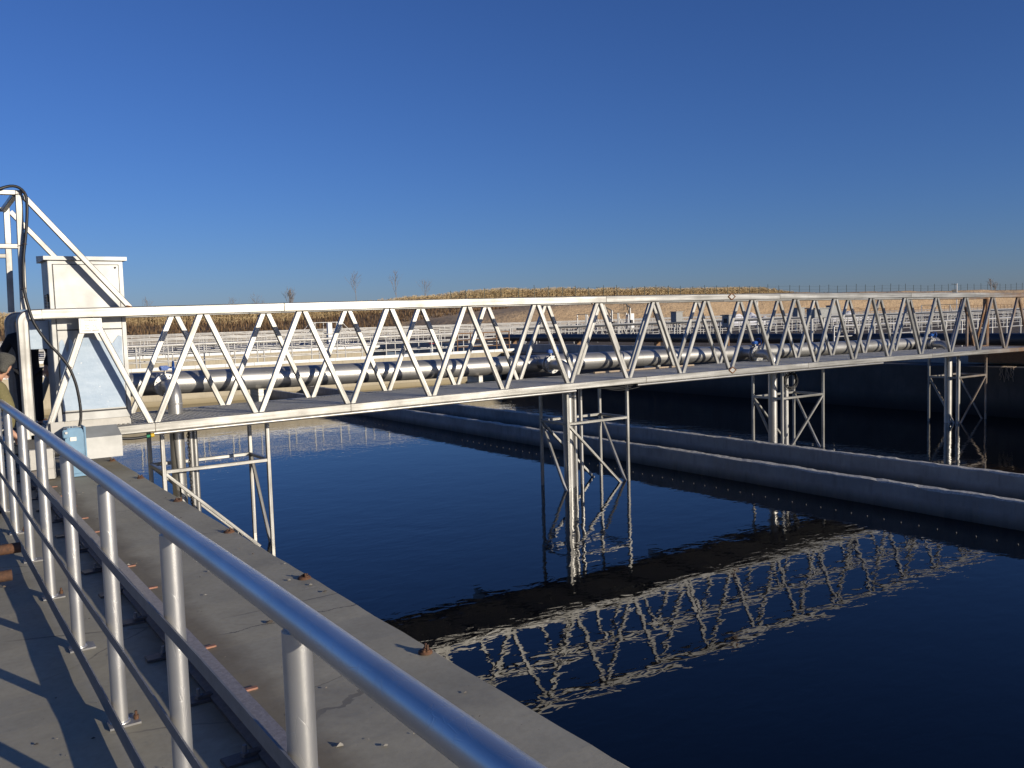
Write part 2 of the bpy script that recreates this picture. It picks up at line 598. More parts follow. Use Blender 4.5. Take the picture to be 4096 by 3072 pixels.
# walls and walkways: subdivided boxes with slightly chipped arrises -----
def rough_wall(name, x0, x1, y0, y1, z0, z1, mat, jit=0.006, step=0.25, axis='y', edge_scale=1.0, top=None):
    """long wall with a gently chipped top edge; axis is the long direction"""
    mb = MB()
    a0, a1 = (y0, y1) if axis == 'y' else (x0, x1)
    n = max(2, int((a1 - a0) / step))
    bev = 0.02 * edge_scale
    w0, w1 = (x0, x1) if axis == 'y' else (y0, y1)
    prof = [(w0, z0), (w0, z1 - bev), (w0 + bev, z1), (w1 - bev, z1), (w1, z1 - bev), (w1, z0)]
    k = len(prof)
    for i in range(n + 1):
        a = a0 + (a1 - a0) * i / n
        for j, (w, z) in enumerate(prof):
            jj = jit if j in (1, 2, 3, 4) else 0
            q = noise.noise(Vector((a * 2.3, w * 9, j * 7.7 + x0)))
            q2 = noise.noise(Vector((a * 9.0, w * 9, j * 3.3 + 5)))
            dz = jj * (q + 0.6 * q2) * (1.0 if j in (2, 3) else 1.4)
            dw = jj * (q2 + 0.5 * q)
            p = (w + dw, z + (dz if j in (1, 2, 3, 4) else 0))
            mb.v.append((p[0], a, p[1]) if axis == 'y' else (a, p[0], p[1]))
    for i in range(n):
        for j in range(k - 1):
            q = [i * k + j, i * k + j + 1, (i + 1) * k + j + 1, (i + 1) * k + j]
            if axis != 'y':
                q.reverse()
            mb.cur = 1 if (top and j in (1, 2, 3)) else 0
            mb.face(q)
    mb.cur = 0
    mb.face([j for j in range(k)] if axis != 'y' else [j for j in reversed(range(k))])
    mb.face([n * k + j for j in range(k)] if axis == 'y' else [n * k + j for j in reversed(range(k))])
    return mb.build(name, [mat, top] if top else mat)

o = rough_wall('tank_wall_walkway', -12, XE, -30, 53.4, -2.6, 0.0, 'deck', 0.004, 0.2)
struct(o)
def tank_wall(o, label):
    return tag(o, label, 'wall')
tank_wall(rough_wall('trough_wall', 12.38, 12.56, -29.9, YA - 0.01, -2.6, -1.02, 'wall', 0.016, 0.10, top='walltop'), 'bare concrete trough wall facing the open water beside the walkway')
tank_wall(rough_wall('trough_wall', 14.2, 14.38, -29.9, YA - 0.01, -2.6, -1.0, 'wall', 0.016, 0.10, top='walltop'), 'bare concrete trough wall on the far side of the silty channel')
o = rough_wall('side_wall', XF, 25.8, -29.9, YA - 0.01, -2.6, -0.05, 'shadewall', 0.012, 0.3)
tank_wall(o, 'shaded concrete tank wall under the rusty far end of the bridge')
o = rough_wall('parapet_wall', 25.803, 26.1, -29.9, 60, -0.3, 0.33, 'wall', 0.01, 0.4)
tank_wall(o, 'low dark parapet wall in front of the thick black pipe')
o = rough_wall('end_wall', XE + 0.003, 25.8, YA, 38.4, -2.6, 0.0, 'tanwall', 0.006, 0.3, 'x')
tank_wall(o, 'sunlit tan concrete end wall with white kerb closing the tank')
mb = MB().box(XE + 0.01, 25.0, YA - 0.012, YA + 0.0, -1.02, -0.80)
led = MB().box(XE + 0.02, XF - 0.02, YA - 0.05, YA - 0.002, -1.22, -0.86).build('ledge', 'tanwall', o)
kerb = MB()
for i in range(19):
    x = XE + 0.1 + i * 1.22
    kerb.box(x, x + 1.205, YA - 0.02, YA + 0.06, 0.003, 0.135)
kerb.build('kerb', 'white', o)
o = rough_wall('rear_wall', XE + 0.003, 25.8, 52.0, 53.4, -2.6, 0.0, 'tanwall', 0.006, 0.5, 'x')
tank_wall(o, 'second tan concrete wall with white kerb between end wall and header pipe')
kerb = MB()
for i in range(19):
    x = XE + 0.1 + i * 1.22
    kerb.box(x, x + 1.19, 51.98, 52.07, 0.003, 0.16)
kerb.build('kerb', 'white', o)
# silt in the channel between the trough walls
sb = MB()
n = 330
for i in range(n + 1):
    y = -29.8 + (YA + 29.7) * i / n
    for x in (12.54, 12.75, 13.05, 13.4, 13.75, 14.0, 14.22):
        z = -1.52 + 0.10 * noise.noise(Vector((x * 2, y * 0.9, 1))) + 0.07 * noise.noise(Vector((x * 7, y * 5, 4)))
        z += 0.44 * sstep(12.85, 12.55, x) * sstep(8.0, 11.0, y)
        sb.v.append((x, y, z))
for i in range(n):
    for j in range(6):
        sb.face([i * 7 + j, i * 7 + j + 1, (i + 1) * 7 + j + 1, (i + 1) * 7 + j], None, True)
stuff(sb.build('channel_silt', 'mud'))
bpy.data.objects['channel_silt']['label'] = 'wet dark silt and debris lying between the two trough walls'
bpy.data.objects['channel_silt']['category'] = 'silt'
# gravel crumbs on the silt
gb = MB()
for i in range(5200):
    y = random.uniform(9, 34)
    x = random.uniform(12.58, 14.1) if random.random() < 0.2 else random.uniform(12.56, 12.8)
    z = -1.48 + 0.43 * sstep(12.85, 12.55, x) * sstep(8.0, 11.0, y) + random.uniform(-0.04, 0.02)
    r = random.uniform(0.012, 0.032)
    b = len(gb.v)
    for (dx, dy, dz) in ((1, 0, 0), (0, 1, 0), (-1, 0, 0), (0, -1, 0), (0, 0, 1)):
        gb.v.append((x + dx * r * random.uniform(.6, 1.3), y + dy * r * random.uniform(.6, 1.3), z + dz * r * random.uniform(.5, 1.1)))
    for q in ((0, 1, 4), (1, 2, 4), (2, 3, 4), (3, 0, 4)):
        gb.face([b + k for k in q])
gv = gb.build('gravel', blades('silt_gravel', [(0.10, 0.075, 0.05), (0.24, 0.19, 0.13), (0.34, 0.28, 0.2)]))
stuff(gv)
gv['label'] = 'brown gravel and crumbs scattered along the channel silt'
gv['category'] = 'gravel'
# a line of small floats on the water in front of the trough wall
bb = MB()
y = -4.0
while y < YA - 0.4:
    bb.tube([(11.62, y, WZ - 0.012), (11.62, y, WZ + 0.012), (11.62, y, WZ + 0.02)], [0.010, 0.010, 0.005], 7)
    y += 0.27
bb.tube([(11.62, -4.0, WZ - 0.004), (11.62, 16, WZ - 0.004), (11.62, YA - 0.5, WZ - 0.004)], 0.004, 5)
tag(bb.build('float_line', 'dark'), 'line of tiny floats on the dark water along the trough wall', 'floats')

# ================================================================== NEAR RAILING
RXN = 0.645
def near_railing():
    r = thing('railing', 'silver painted tube railing with flat bars beside the crane rail', 'railing', loc=(RXN, 3.99, 0))
    def P(mb, name, mat):
        ob = mb.build(name, mat, r)
        ob.matrix_parent_inverse = Matrix.Translation((-RXN, -3.99, 0))
        return ob
    ys = [3.99 + 1.105 * k for k in range(-5, 29)]
    # top tube in 4 m lengths with slight weld collars
    mb = MB()
    mb.tube([(RXN + 0.006, ys[0] - 0.5 + i * 0.5, 1.066 + 0.002 * sin(i * 1.7)) for i in range(int((ys[-1] - ys[0] + 1) / 0.5))], 0.0345, 28)
    P(mb, 'top_rail', 'post')
    for z, h in ((0.765, 0.042), (0.435, 0.042), (0.072, 0.082)):
        mb = MB()
        mb.sweep([(RXN - 0.040, ys[0] - 0.5 + 0.3 * i, z + 0.004 * sin(i * 0.9 + z * 9)) for i in range(int((ys[-1] - ys[0] + 1) / 0.3))],
                 [(-h / 2, -0.003), (h / 2, -0.003), (h / 2, 0.003), (-h / 2, 0.003)], (1, 0, 0))
        P(mb, 'flat_bar', 'zinc')
    pm = MB().tube([(0, 0, 0.008), (0, 0, 0.35), (0, 0, 0.7), (0, 0, 1.045)], 0.032, 24)
    pm.ring((0, 0, 0.012), (0, 0, 1), 0.034, 0.007, 20, 6)
    pmesh = pm.mesh('post', 'post')
    bmesh_ = MB().box(-0.05, 0.075, -0.05, 0.05, 0.001, 0.010).mesh('base_plate', 'zinc')
    nut = MB().tube([(0, 0, 0), (0, 0, 0.018)], 0.011, 6)
    nut.tube([(0, 0, 0.0), (0, 0, 0.036)], 0.006, 8)
    nmesh = nut.mesh('anchor_bolt', 'rust')
    for i, yy in enumerate(ys):
        po = inst(pmesh, 'post', (0, yy - 3.99, 0), r)
        inst(bmesh_, 'base_plate', (0, 0, 0), po, random.uniform(-0.03, 0.03))
        if i % 2:
            inst(nmesh, 'anchor_bolt', (0.062, random.uniform(-0.03, 0.03), 0.010), po)
    return r
near_railing()

# ================================================================== CRANE RAIL
def crane_rail():
    X0 = 1.075
    r = thing('crane_rail', 'steel crane rail bolted along the walkway with clip plates and pink pads', 'rail', loc=(X0, 4.0, 0))
    inv = Matrix.Translation((-X0, -4.0, 0))
    prof = [(-0.05, 0.006), (0.05, 0.006), (0.05, 0.018), (0.009, 0.032), (0.009, 0.088), (-0.009, 0.088), (-0.009, 0.032), (-0.05, 0.018)]
    mb = MB()
    ysr = [-3 + i * 1.0 for i in range(40)]
    mb.sweep([(X0, y, 0) for y in ysr], [(-a, b) for a, b in prof], (0, 0, 1))
    b = mb.build('rail_web', 'rail', r)
    b.matrix_parent_inverse = inv
    mb = MB()
    hp = [(-0.032, 0.089), (0.032, 0.089), (0.034, 0.112), (0.028, 0.126), (-0.028, 0.126), (-0.034, 0.112)]
    mb.sweep([(X0, y, 0) for y in ysr], [(-a, b) for a, b in hp], (0, 0, 1))
    b = mb.build('rail_head', 'railhead', r)
    b.matrix_parent_inverse = inv
    clip = MB().box(-0.075, 0.055, -0.045, 0.045, 0.001, 0.013, 0.003).mesh('clip_plate', 'rail')
    bolt = MB().tube([(0, 0, 0.012), (0, 0, 0.030)], 0.017, 6)
    bolt.tube([(0, 0, 0.012), (0, 0, 0.058)], 0.009, 8)
    bolt = bolt.mesh('bolt', 'zinc')
    dog = MB().box(-0.01, 0.06, -0.02, 0.02, 0.013, 0.026, 0.003).mesh('clamp', 'rail')
    pad = MB().box(-0.02, 0.12, -0.012, 0.012, 0.001, 0.010).mesh('pad', 'pad')
    k = 0
    y = 3.349 - 4 * 0.665
    while y < 36:
        c = inst(clip, 'clip_plate', (-0.105, y - 4.0, 0), r, random.uniform(-0.12, 0.12))
        inst(bolt, 'bolt', (0.01, 0.0, 0.0), c)
        inst(dog, 'clamp', (0.012, 0.0, 0.0), c)
        inst(pad, 'pad', (0.045, y - 4.0 - 0.03, 0), r, random.uniform(-0.06, 0.06))
        y += 0.665
    return r
crane_rail()

# rusty anchors along the water edge --------------------------------------
def anchors():
    rnd = random.Random(3)
    names = ['beside the hatch of peeled paint', '', '', '']
    for k in range(-1, 14):
        y = 3.863 + 1.665 * k
        t = thing('anchor_bolt_plate', 'rusty round anchor plate with bolt stubs at the water edge of the walkway', 'anchor', 'anchor plates along the walkway edge', (2.075, y, 0))
        t.rotation_euler = (0, 0, rnd.uniform(0, 6.28))
        big = 0.62 + 0.3 * rnd.random()
        mb = MB()
        n = 14
        mb.tube([(0, 0, 0.001), (0, 0, 0.012), (0, 0, 0.016)], [0.05 * big, 0.047 * big, 0.036 * big], n)
        for v in range(len(mb.v)):
            x_, y_, z_ = mb.v[v]
            q = 1 + 0.12 * noise.noise(Vector((x_ * 40, y_ * 40, k)))
            mb.v[v] = (x_ * q, y_ * q, z_)
        mb.build('plate', 'rust', t)
        for j in range(3):
            a = rnd.uniform(0, 6.28)
            rr = rnd.uniform(0.008, 0.028)
            h = rnd.uniform(0.028, 0.05)
            mb = MB().tube([(rr * cos(a), rr * sin(a), 0.01), (rr * cos(a) + rnd.uniform(-.008, .008), rr * sin(a) + rnd.uniform(-.008, .008), h)], 0.007, 7)
            mb.tube([(rr * cos(a), rr * sin(a), 0.012), (rr * cos(a), rr * sin(a), 0.024)], 0.014, 6)
            mb.build('bolt_stub', 'rust', t)
anchors()

# paint flakes and grit on the walkway
fl = MB()
rnd = random.Random(21)
for i in range(230):
    y = 1.2 + 13 * rnd.random() ** 1.5
    x = rnd.uniform(-0.2, 2.1)
    if 0.98 < x < 1.17 or abs(x - RXN) < 0.05:
        continue
    r = rnd.uniform(0.004, 0.013) if rnd.random() < 0.85 else rnd.uniform(0.014, 0.028)
    a0 = rnd.uniform(0, 6.28)
    b = len(fl.v)
    k = rnd.randint(4, 6)
    for j in range(k):
        a = a0 + 2 * pi * j / k
        q = r * rnd.uniform(0.5, 1.2)
        fl.v.append((x + q * cos(a), y + q * sin(a) * 0.6, 0.0045 + rnd.uniform(0, 0.006)))
    fl.v.append((x, y, 0.006 + r * 0.5))
    for j in range(k):
        fl.face([b + j, b + (j + 1) % k, b + k])
o = fl.build('grit', blades('paint_flakes', [(0.04, 0.034, 0.028), (0.13, 0.10, 0.07), (0.24, 0.22, 0.18), (0.36, 0.33, 0.27)]))
stuff(o)
o['label'] = 'paint flakes and grit scattered over the grey walkway'
o['category'] = 'grit'

# ================================================================== BRIDGE
Y0, Y1 = 11.5, 12.98
NODE = 1.325
def cb(x):
    return 0.074 * max(0.0, 1 - ((x - 12.8) / 11.8) ** 2)
bridge = thing('travelling_bridge', 'long stainless truss bridge with grated walkway spanning the water', 'bridge', loc=(1.1, 12.2, 0.13))
BINV = Matrix.Translation((-1.1, -12.2, -0.13))
def BP(mb, name, mat, parent=None):
    ob = mb.build(name, mat, parent or bridge)
    if parent is None:
        ob.matrix_parent_inverse = BINV
    return ob
XL, XR = 1.10, 25.6
xs = [XL + (XR - XL) * i / 40 for i in range(41)]
def rect(w, d, c=0.008):
    a, b = w / 2, d / 2
    return [(-a + c, -b), (a - c, -b), (a, -b + c), (a, b - c), (a - c, b), (-a + c, b), (-a, b - c), (-a, -b + c)]
for Yk in (Y0, Y1):
    # chord joints every few metres: separate lengths with hairline gaps
    cuts = [XL, 4.2, 9.9, 14.5, 19.2, XR]
    for z0, z1, nm in ((1.835, 1.957, 'top_chord'), (0.395, 0.513, 'bottom_chord')):
        for a, b in zip(cuts, cuts[1:]):
            if nm == 'bottom_chord':
                a2, b2 = (a + 0.9 if a > XL else a), (b + 0.9 if b < XR else b)
            else:
                a2, b2 = a, b
            if nm == 'top_chord' and a == XL:
                a2 = XL + 0.2
            n = max(3, int((b2 - a2) / 0.6))
            BP(MB().sweep([(a2 + 0.0015 + (b2 - a2 - 0.003) * i / n, Yk, (z0 + z1) / 2 + cb(a2 + (b2 - a2) * i / n)) for i in range(n + 1)],
                          rect(z1 - z0, 0.12, 0.012), (0, 1, 0)), nm, 'truss')
    for xj in (4.2, 9.9, 14.5, 19.2):
        BP(MB().sweep([(xj - 0.006, Yk, 1.896 + cb(xj)), (xj + 0.006, Yk, 1.896 + cb(xj))], rect(0.1245, 0.1225, 0.012), (0, 1, 0)), 'weld_joint', 'weldgrey')
        BP(MB().sweep([(xj + 0.894, Yk, 0.454 + cb(xj + 0.9)), (xj + 0.906, Yk, 0.454 + cb(xj + 0.9))], rect(0.1205, 0.1225, 0.012), (0, 1, 0)), 'weld_joint', 'weldgrey')
    BP(MB().sweep([(2.462, Yk, 0.454 + cb(2.46)), (2.472, Yk, 0.454 + cb(2.46))], rect(0.1205, 0.1225, 0.012), (0, 1, 0)), 'weld_joint', 'weldgrey')
    # diagonals
    for k in range(-1, 18):
        xb = 2.465 + NODE * k
        xt = xb + NODE / 2 + 0.01
        g = 0.040
        if k == -1:
            xb = 1.24
        p0 = (xb + g, Yk, 0.515 + cb(xb))
        p1 = (xt - g, Yk, 1.834 + cb(xt))
        ext = Vector((p1[0] - p0[0], 0, p1[2] - p0[2])).normalized() * 0.02
        BP(MB().bar(Vector(p0) - ext, Vector(p1) + ext, 0.072, 0.055, (0, 1, 0), 0.007), 'diagonal', 'truss')
        if xt + g + 0.6 < XR:
            xb2 = 2.465 + NODE * (k + 1)
            p0 = (xt + g, Yk, 1.834 + cb(xt))
            p1 = (xb2 - g, Yk, 0.515 + cb(xb2))
            ext = Vector((p1[0] - p0[0], 0, p1[2] - p0[2])).normalized() * 0.02
            BP(MB().bar(Vector(p0) - ext, Vector(p1) + ext, 0.072, 0.055, (0, 1, 0), 0.007), 'diagonal', 'truss')
    # end columns
    bend = [(XL, Yk, 0.36), (XL, Yk, 1.0), (XL, Yk, 1.80)]
    for i in range(1, 9):
        a = pi / 2 * i / 8
        bend.append((XL + 0.085 * (1 - cos(a)), Yk, 1.811 + 0.085 * sin(a)))
    bend += [(XL + 0.198, Yk, 1.896 + cb(XL + 0.198))]
    BP(MB().sweep(bend, rect(0.122, 0.12, 0.014), (0, 1, 0)), 'end_column', 'truss')
    BP(MB().bar((XR, Yk, 0.1), (XR, Yk, 1.842), 0.125, 0.14, (0, 1, 0), 0.02), 'end_column', 'truss')
BP(MB().bar((24.57, Y1, 0.516), (24.57, Y1, 1.833), 0.07, 0.055, (0, 1, 0)), 'vertical_strut', 'truss')
# rusty diamond gusset plates
for (gxp, gz, gy_) in ((13.06, 1.905 + cb(13), Y0), (13.06, 0.492 + cb(13), Y0), (10.9, 1.853 + cb(10.9), Y1)):
    mb = MB()
    yb = gy_ - 0.0605
    for yy, s_ in ((yb, 1.0), (yb - 0.006, 0.97)):
        mb.v += [(gxp - 0.10 * s_, yy, gz), (gxp, yy, gz - 0.062 * s_), (gxp + 0.10 * s_, yy, gz), (gxp, yy, gz + 0.062 * s_)]
    mb.face([4, 5, 6, 7])
    for i in range(4):
        mb.face([i, (i + 1) % 4, 4 + (i + 1) % 4, 4 + i])
    gp = BP(mb, 'gusset_plate', 'sheet')
    wl = MB()
    c4 = [Vector(v) for v in mb.v[4:8]]
    for i in range(4):
        wl.tube([c4[i], c4[(i + 1) % 4]], 0.011, 6)
    wo = wl.build('weld_bead', 'rustweld', gp)
# round conduit under the near chord, floor beams
BP(MB().tube([(2.45 + i * 0.75, Y0 - 0.035, 0.372 + cb(2.45 + i * 0.75)) for i in range(10)], 0.021, 12), 'conduit', 'pipe')
BP(MB().tube([(10.6 + i * 0.75, Y0 - 0.035, 0.372 + cb(10.6 + i * 0.75)) for i in range(11)], 0.021, 12), 'conduit', 'pipe')
for k in range(0, 19):
    x = 2.0 + 1.3 * k
    BP(MB().bar((x, Y0 + 0.06, 0.44 + cb(x)), (x, Y1 - 0.06, 0.44 + cb(x)), 0.05, 0.06, (0, 0, 1)), 'floor_beam', 'truss')
# grating panels: bars across the walkway, shared mesh
gm = MB()
PL = 0.98
nb = 18
for i in range(nb):
    x = -PL / 2 + PL * (i + 0.5) / nb
    gm.box(x - 0.0155, x + 0.0155, Y0 + 0.065, Y1 - 0.065, -0.024, 0.012, 0.006)
for j in range(9):
    y = Y0 + 0.10 + j * (Y1 - Y0 - 0.2) / 8
    gm.box(-PL / 2, PL / 2, y - 0.004, y + 0.004, -0.02, 0.006)
gmesh = gm.mesh('grating_panel', 'grating')
for k in range(24):
    x = 1.75 + k * 0.985
    ob = link('grating_panel', gmesh, bridge)
    ob.matrix_parent_inverse = BINV
    ob.location = (x, 0, 0.496 + cb(x))
    ob.rotation_euler = (0, -atan2(cb(x + 0.3) - cb(x - 0.3), 0.6), 0)

# main header pipe along the far truss --------------------------------------
YP = 13.37
def pz(x):
    return 0.89 - 0.0118 * (x - 3.4)
mp = MB()
mp.tube([(1.9, YP, pz(1.9)), (9.0, YP, pz(9.0)), (16, YP, pz(16)), (23.6, YP, pz(23.6))], 0.168, 40)
main_pipe = BP(mp, 'header_pipe', 'pipe')
for x in (4.55, 7.0, 12.4, 18.6):
    BP(MB().tube([(x - 0.006, YP, pz(x)), (x + 0.006, YP, pz(x))], 0.1695, 40), 'weld_seam', 'pipe')
BP(MB().tube([(23.6, YP, pz(23.6)), (23.66, YP, pz(23.6)), (23.70, YP, pz(23.6))], [0.168, 0.15, 0.08], 30), 'pipe_end', 'pipe')
rp = MB()
rp.ring((19.35, YP, pz(19.35)), (1, 0, 0), 0.135, 0.036, 40, 8)
for x in (4.4, 8.4, 12.8, 17.0, 21.2):
    z = pz(x) - 0.17
    BP(MB().box(x - 0.04, x + 0.04, YP - 0.20, YP + 0.20, 0.40 + cb(x), z + 0.02), 'pipe_cradle', 'truss')
    BP(MB().bar((x, Y1 + 0.06, 0.43 + cb(x)), (x, YP + 0.2, 0.43 + cb(x)), 0.05, 0.06, (0, 0, 1)), 'bracket', 'truss')

# suction frames, risers, valves --------------------------------------------
def frame(x0, x1, idx):
    ya, yb = 12.13, 12.92
    zt = 0.42 + cb(x0)
    zr = -0.215
    fr = bpy.data.objects.new('suction_frame', None)
    C.objects.link(fr)
    fr.parent = bridge
    fr.matrix_parent_inverse = BINV
    fr.location = (x0, ya, zr)
    inv = Matrix.Translation((-x0, -ya, -zr))
    def FP(mb, name, mat='truss'):
        ob = mb.build(name, mat, fr)
        ob.matrix_parent_inverse = inv
        return ob
    for x in (x0, x1):
        for y in (ya, yb):
            FP(MB().bar((x, y, -2.7), (x, y, zt), 0.052, 0.052, (0, 1, 0), 0.006), 'leg')
    for y in (ya, yb):
        FP(MB().bar((x0 + 0.026, y, zr), (x1 - 0.026, y, zr), 0.05, 0.044, (0, 1, 0)), 'ring_bar')
    for x in (x0, x1):
        FP(MB().bar((x, ya + 0.026, zr), (x, yb - 0.026, zr), 0.044, 0.05, (0, 0, 1)), 'ring_bar')
    rev = idx in (2, 3)
    for y in (ya, yb):
        if rev and y == ya:
            p, q = (x1 - 0.02, y, zr - 0.03), (x0 + 0.02, y, -1.55)
        else:
            p, q = (x0 + 0.02, y, zr - 0.03), (x1 - 0.12, y, -1.5)
        FP(MB().bar(p, q, 0.046, 0.046, (0, 1, 0)), 'brace')
    for x in (x0, x1):
        if idx in (0,) and x == x0:
            continue
        FP(MB().bar((x, yb - 0.03, zr - 0.04), (x, ya + 0.05, -1.5), 0.046, 0.046, (1, 0, 0)), 'brace')
    # riser with elbow and tee off the header
    xr = x0 + (0.26 if idx == 0 else 0.24 if idx == 1 else 0.05)
    yr = 12.42
    zc = pz(xr)
    r = 0.095
    R = 0.20
    pts = [(xr, YP - 0.05, zc), (xr, 12.98, zc)]
    FP(MB().tube([(xr, YP - 0.05, zc), (xr, 12.92, zc)], r, 26), 'branch_pipe', 'pipe')
    el = [(xr, 12.83, zc), (xr, yr + R, zc)]
    for i in range(1, 9):
        a = pi / 2 * i / 8
        el.append((xr, yr + R - R * sin(a), zc - R + R * cos(a)))
    el += [(xr, yr, 0.3), (xr, yr, -1.0), (xr, yr, -2.6)]
    FP(MB().tube(el, r, 26), 'riser_pipe', 'pipe')
    FP(MB().ring((xr, yr, zc - R - 0.03), (0, 0, 1), r - 0.002, 0.010, 26, 6), 'weld_seam', 'sheet')
    # flanged butterfly valve
    vb = MB()
    vb.tube([(xr, 12.945, zc), (xr, 12.915, zc)], 0.165, 28)
    vb.tube([(xr, 12.86, zc), (xr, 12.83, zc)], 0.165, 28)
    vb.tube([(xr, 12.914, zc), (xr, 12.861, zc)], 0.135, 24)
    val = FP(vb, 'flanged_valve', 'pipe')
    val.name = 'flanged_valve'
    # bolts and drive are parts of the frame (third level)
    for i in range(8):
        a = 2 * pi * (i + 0.5) / 8
        bx, bz = xr + 0.137 * cos(a), zc + 0.137 * sin(a)
        FP(MB().tube([(bx, 12.965, bz), (bx, 12.81, bz)], 0.012, 6), 'flange_bolt', 'sheet')
    FP(MB().tube([(xr, 12.888, zc + 0.12), (xr, 12.888, zc + 0.215)], 0.018, 10), 'valve_stem', 'pipe')
    FP(MB().box(xr - 0.075, xr + 0.045, 12.845, 12.93, zc + 0.21, zc + 0.275, 0.012), 'gear_case', 'bluevalve')
    FP(MB().tube([(xr + 0.03, 12.888, zc + 0.245), (xr + 0.115, 12.888, zc + 0.245)], 0.012, 8), 'wheel_shaft', 'bluevalve')
    hw = MB().ring((xr + 0.115, 12.888, zc + 0.245), (1, -0.12, 0), 0.085, 0.011, 26, 7)
    for i in range(4):
        a = pi / 2 * i + 0.4
        hw.tube([(xr + 0.115, 12.888, zc + 0.245), (xr + 0.115 + 0.01 * cos(a), 12.888 + 0.085 * cos(a), zc + 0.245 + 0.085 * sin(a))], 0.007, 6)
    FP(hw, 'handwheel', 'bluevalve')
    # slender pipes
    sp = {0: (0.44, 0.52), 1: (0.40, 0.62), 2: (0.50, 0.66), 3: (0.58, 0.70)}[idx]
    for i, d in enumerate(sp):
        FP(MB().tube([(x0 + d, 12.42 + 0.10 * i, 0.42 + cb(x0)), (x0 + d, 12.42 + 0.10 * i, -0.9), (x0 + d, 12.42 + 0.1 * i, -2.6)], 0.036, 16), 'suction_pipe', 'pipe')
    if idx == 0:
        FP(MB().tube([(x0 + 0.17, 12.25, 0.45), (x0 + 0.19, 12.25, 0.0), (x0 + 0.24, 12.26, -0.7), (x0 + 0.3, 12.27, -2.4)], 0.011, 8), 'cable', 'black')
        for i in range(44):
            z = 0.40 - i * 0.046
            xc = x0 + 0.385 + 0.004 * sin(i * 0.8)
            mbk = MB()
            ax = (1, 0, 0) if i % 2 else (0, 1, 0)
            mbk.ring((0, 0, 0), ax, 0.017, 0.0055, 12, 6)
            mbk.v = [(a, b, c * 1.75) for a, b, c in mbk.v]
            mbk.v = [(a + xc, b + 12.33, c + z) for a, b, c in mbk.v]
            FP(mbk, 'chain_link', 'dark')
    return fr
for idx, x0 in enumerate((2.69, 9.53, 15.42, 22.54)):
    frame(x0, x0 + 1.42, idx)

# carriage at the near end: beam, wheel box, gearbox, guard
BP(MB().box(0.96, 1.36, 11.30, 13.35, 0.365, 0.46, 0.006), 'end_beam', 'dark')
wbx = BP(MB().box(1.045, 1.29, 11.16, 11.62, 0.135, 0.362, 0.004), 'wheel_box', 'offwhite')
skirt = MB().box(1.115, 1.288, 11.158, 11.30, 0.015, 0.134, 0.003)
skirt.build('skirt', 'offwhite', wbx)
wd = MB()
for xx in (1.045, 1.29):
    for i in range(20):
        z = 0.03 + i * 0.017
        wd.tube([(xx, 11.156, z), (xx + random.uniform(-.003, .003), 11.156, z + 0.013)], 0.0065, 6)
wd.build('weld_bead', 'sheet', wbx)
BP(MB().box(1.0, 1.30, 12.85, 13.3, 0.135, 0.362, 0.004), 'wheel_box', 'offwhite')
for yy in (11.42, 13.1):
    BP(MB().tube([(1.05, yy, 0.262), (1.10, yy, 0.262)], 0.135, 28), 'track_wheel', 'dark')
# blue gearbox
gbx = bpy.data.objects.new('drive_gearbox', None)
C.objects.link(gbx)
gbx.parent = bridge
gbx.matrix_parent_inverse = BINV
gbx.location = (1.5, 11.2, 0.3)
ginv = Matrix.Translation((-1.5, -11.2, -0.3))
def GP(mb, name, mat):
    ob = mb.build(name, mat, gbx)
    ob.matrix_parent_inverse = ginv
    return ob
hb = MB()
prof = [(1.405, 0.03), (1.60, 0.045), (1.622, 0.10), (1.612, 0.50), (1.60, 0.56), (1.58, 0.578), (1.43, 0.578), (1.415, 0.50), (1.40, 0.30)]
bmh = bmesh.new()
f0 = [bmh.verts.new((x, 11.13, z)) for x, z in prof]
f1 = [bmh.verts.new((x, 11.40, z)) for x, z in prof]
bmh.faces.new(f0)
bmh.faces.new(list(reversed(f1)))
for i in range(len(prof)):
    j = (i + 1) % len(prof)
    bmh.faces.new([f0[j], f0[i], f1[i], f1[j]])
bmesh.ops.bevel(bmh, geom=bmh.edges[:], offset=0.012, segments=3, affect='EDGES')
bmesh.ops.recalc_face_normals(bmh, faces=bmh.faces[:])
hb.bm(bmh, False)
GP(hb, 'housing', 'blue')
GP(MB().box(1.385, 1.452, 11.075, 11.13, 0.475, 0.568, 0.008), 'lug', 'blue')
GP(MB().tube([(1.418, 11.076, 0.535), (1.418, 11.058, 0.535)], 0.016, 6), 'lug_bolt', 'sheet')
GP(MB().box(1.608, 1.630, 11.12, 11.42, 0.06, 0.59, 0.006), 'flange', 'blue')
GP(MB().box(1.400, 1.625, 11.118, 11.40, 0.012, 0.045, 0.006), 'foot', 'blue')
GP(MB().box(1.462, 1.528, 11.122, 11.1285, 0.43, 0.475), 'label_plate', 'plate')
for xx in (1.47, 1.505, 1.585):
    GP(MB().tube([(xx, 11.2, 0.575), (xx, 11.2, 0.592)], 0.007, 6), 'top_bolt', 'sheet')
GP(MB().tube([(1.43, 11.27, 0.30), (1.18, 11.27, 0.30)], 0.05, 16), 'output_shaft', 'dark')
GP(MB().box(1.305, 1.45, 11.405, 11.415, 0.38, 0.635), 'mounting_plate', 'offwhite')
